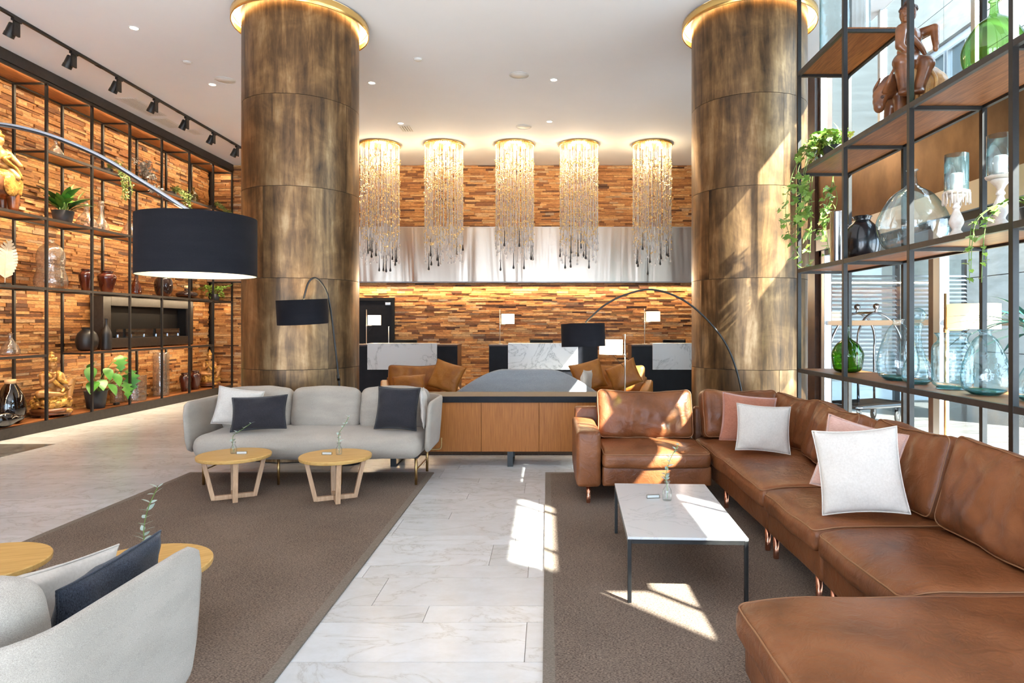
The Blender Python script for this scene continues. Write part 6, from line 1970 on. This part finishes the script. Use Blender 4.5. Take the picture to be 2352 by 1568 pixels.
blob('saddle_cloth', [('e', (0.05, -0.02, 0.34), (0.18, 0.14, 0.085)), ('e', (0.15, -0.04, 0.26), (0.12, 0.12, 0.13)), ('e', (0.05, -0.12, 0.25), (0.11, 0.04, 0.13))], 'carved_amber', t, 0.010, 2)
for k in range(9):
    a = 0.03 * k
    obj('tassel', B().tube([(-0.06 + a * 1.1, -0.155, 0.22 - 0.01 * (k % 3)), (-0.065 + a * 1.1, -0.16, 0.13)], [0.010, 0.013], 6), 'carved_amber', t)
rider = [('e', (0.0, 0.0, 0.44), (0.115, 0.10, 0.075)), ('e', (0.0, 0.0, 0.54), (0.085, 0.072, 0.085)), ('e', (-0.005, -0.005, 0.645), (0.098, 0.075, 0.085)), ('c', (-0.075, -0.06, 0.69), (0.085, 0.05, 0.69), 0.046, 0.046), ('c', (0, 0, 0.70), (-0.008, -0.01, 0.77), 0.036, 0.034),
         # near leg hangs, foot forward
         ('c', (-0.03, -0.07, 0.43), (-0.135, -0.15, 0.405), 0.080, 0.066), ('c', (-0.135, -0.15, 0.405), (-0.125, -0.17, 0.20), 0.060, 0.044), ('e', (-0.135, -0.20, 0.165), (0.055, 0.038, 0.026)),
         # far leg folded
         ('c', (0.02, -0.06, 0.42), (0.035, -0.17, 0.385), 0.074, 0.060), ('c', (0.035, -0.17, 0.385), (-0.02, -0.175, 0.21), 0.054, 0.040), ('e', (-0.04, -0.195, 0.175), (0.05, 0.034, 0.022)),
         # arms
         ('c', (-0.095, -0.07, 0.68), (-0.115, -0.09, 0.55), 0.042, 0.034), ('c', (-0.115, -0.09, 0.55), (-0.05, -0.12, 0.47), 0.032, 0.024), ('e', (-0.035, -0.125, 0.455), (0.03, 0.024, 0.016)),
         ('c', (0.105, 0.03, 0.69), (0.165, -0.05, 0.70), 0.044, 0.036), ('c', (0.165, -0.05, 0.70), (0.155, -0.085, 0.57), 0.034, 0.025), ('e', (0.15, -0.09, 0.54), (0.022, 0.018, 0.036))]
blob('rider', rider, 'carved_wood', t, 0.008, 3)
blob('rider_head', [('e', (-0.015, -0.015, 0.825), (0.060, 0.058, 0.075)), ('e', (-0.062, -0.045, 0.818), (0.018, 0.014, 0.02)), ('e', (-0.05, -0.038, 0.785), (0.022, 0.024, 0.014)), ('e', (-0.045, -0.035, 0.765), (0.022, 0.022, 0.018)), ('e', (0.0, -0.068, 0.82), (0.02, 0.012, 0.032)), ('e', (0.02, 0.045, 0.82), (0.02, 0.012, 0.032)),
                    ('e', (-0.055, -0.055, 0.845), (0.014, 0.018, 0.008)), ('e', (-0.066, -0.02, 0.845), (0.014, 0.018, 0.008))], 'carved_wood', t, 0.005, 2)
hair = [('e', (-0.005, -0.005, 0.865), (0.062, 0.060, 0.040)), ('e', (0.0, 0.0, 0.91), (0.034, 0.034, 0.03))]
for k in range(14):
    a = 2 * PI * k / 14
    hair.append(('e', (0.055 * math.cos(a) - 0.004, 0.053 * math.sin(a) - 0.004, 0.862), (0.014, 0.014, 0.018)))
blob('hair', hair, 'dark_wood', t, 0.006, 1)
obj('sash', ribbon([(-0.085, -0.04, 0.71), (-0.05, -0.085, 0.64), (0.03, -0.085, 0.56), (0.09, -0.06, 0.50)], 0.022), 'carved_wood', t)
for k in range(4):
    obj('robe_fold', B().tube(spline([(-0.11, -0.02, 0.475 - 0.018 * k), (-0.06, -0.10, 0.468 - 0.02 * k), (0.05, -0.105, 0.462 - 0.02 * k), (0.11, -0.05, 0.47 - 0.018 * k)], 5), 0.011, 6), 'carved_wood', t)
obj('rope', B().tube(spline([(0.06, -0.16, 0.36), (0.10, -0.175, 0.28), (0.09, -0.18, 0.18), (0.06, -0.175, 0.11)], 6), 0.014, 8), 'carved_amber', t)

# ------------------------------------------------------------------ luggage trolley in the porch
t = thing('luggage_trolley', 'chrome birdcage luggage trolley in the porch behind the glass', 'trolley', (5.06, 10.35, 0), R(24))
obj('deck', B().rbox(1.10, 0.62, 0.07, 0.03, 6), 'dark_wood', t, (0, 0, 0.29))
obj('deck_bumper', B().tube([(p[0], p[1], 0.29) for p in seam_loop(1.14, 0.66, 0, 0.08)], 0.028, 8, True), 'chrome', t)
obj('deck_carpet', B().box(-0.52, 0.52, -0.28, 0.28, 0.3255, 0.334), 'rug_dark', t, smooth=False)
for s in (-1, 1):
    pts = [(-0.50, s * 0.27, 0.32), (-0.50, s * 0.27, 1.15)] + [(-0.50 * math.cos(a), s * 0.27 * (1 - 0.35 * math.sin(a)), 1.15 + 0.58 * math.sin(a)) for a in [PI * k / 16 for k in range(1, 16)]] + [(0.50, s * 0.27, 1.15), (0.50, s * 0.27, 0.32)]
    obj('arch', B().tube(pts, 0.019, 10), 'chrome', t)
    obj('finial', B().lathe([(0.02, 0), (0.028, 0.012), (0.015, 0.03), (0.02, 0.04), (0.045, 0.065), (0.05, 0.09), (0.04, 0.12), (0.0, 0.138)], 16, (0, s * 0.176, 1.745)), 'chrome', t)
obj('hanger_bar', B().tube([(-0.34, 0, 1.56), (0.34, 0, 1.56)], 0.013, 8), 'chrome', t)
obj('top_bridge', B().tube([(0, -0.19, 1.735), (0, 0.19, 1.735)], 0.018, 8), 'brass', t)
for (x, y, r) in ((-0.42, -0.22, 0.10), (-0.42, 0.22, 0.10), (0.42, -0.22, 0.10), (0.42, 0.22, 0.10)):
    wv = obj('wheel', B().lathe([(0.0, -0.018), (r * 0.8, -0.018), (r, -0.014), (r, 0.014), (r * 0.8, 0.018), (0, 0.018)], 24), 'rubber', t, (x, y, r), (R(90), 0, R(20)))
    obj('hub', B().lathe([(0, -0.022), (r * 0.45, -0.02), (r * 0.45, 0.02), (0, 0.022)], 16), 'chrome', wv)
    obj('fork', B().box(x - 0.02, x + 0.02, y - 0.032, y - 0.026, r, 0.256).box(x - 0.02, x + 0.02, y + 0.026, y + 0.032, r, 0.256).box(x - 0.02, x + 0.02, y - 0.032, y + 0.032, 0.236, 0.256), 'chrome', t, smooth=False)
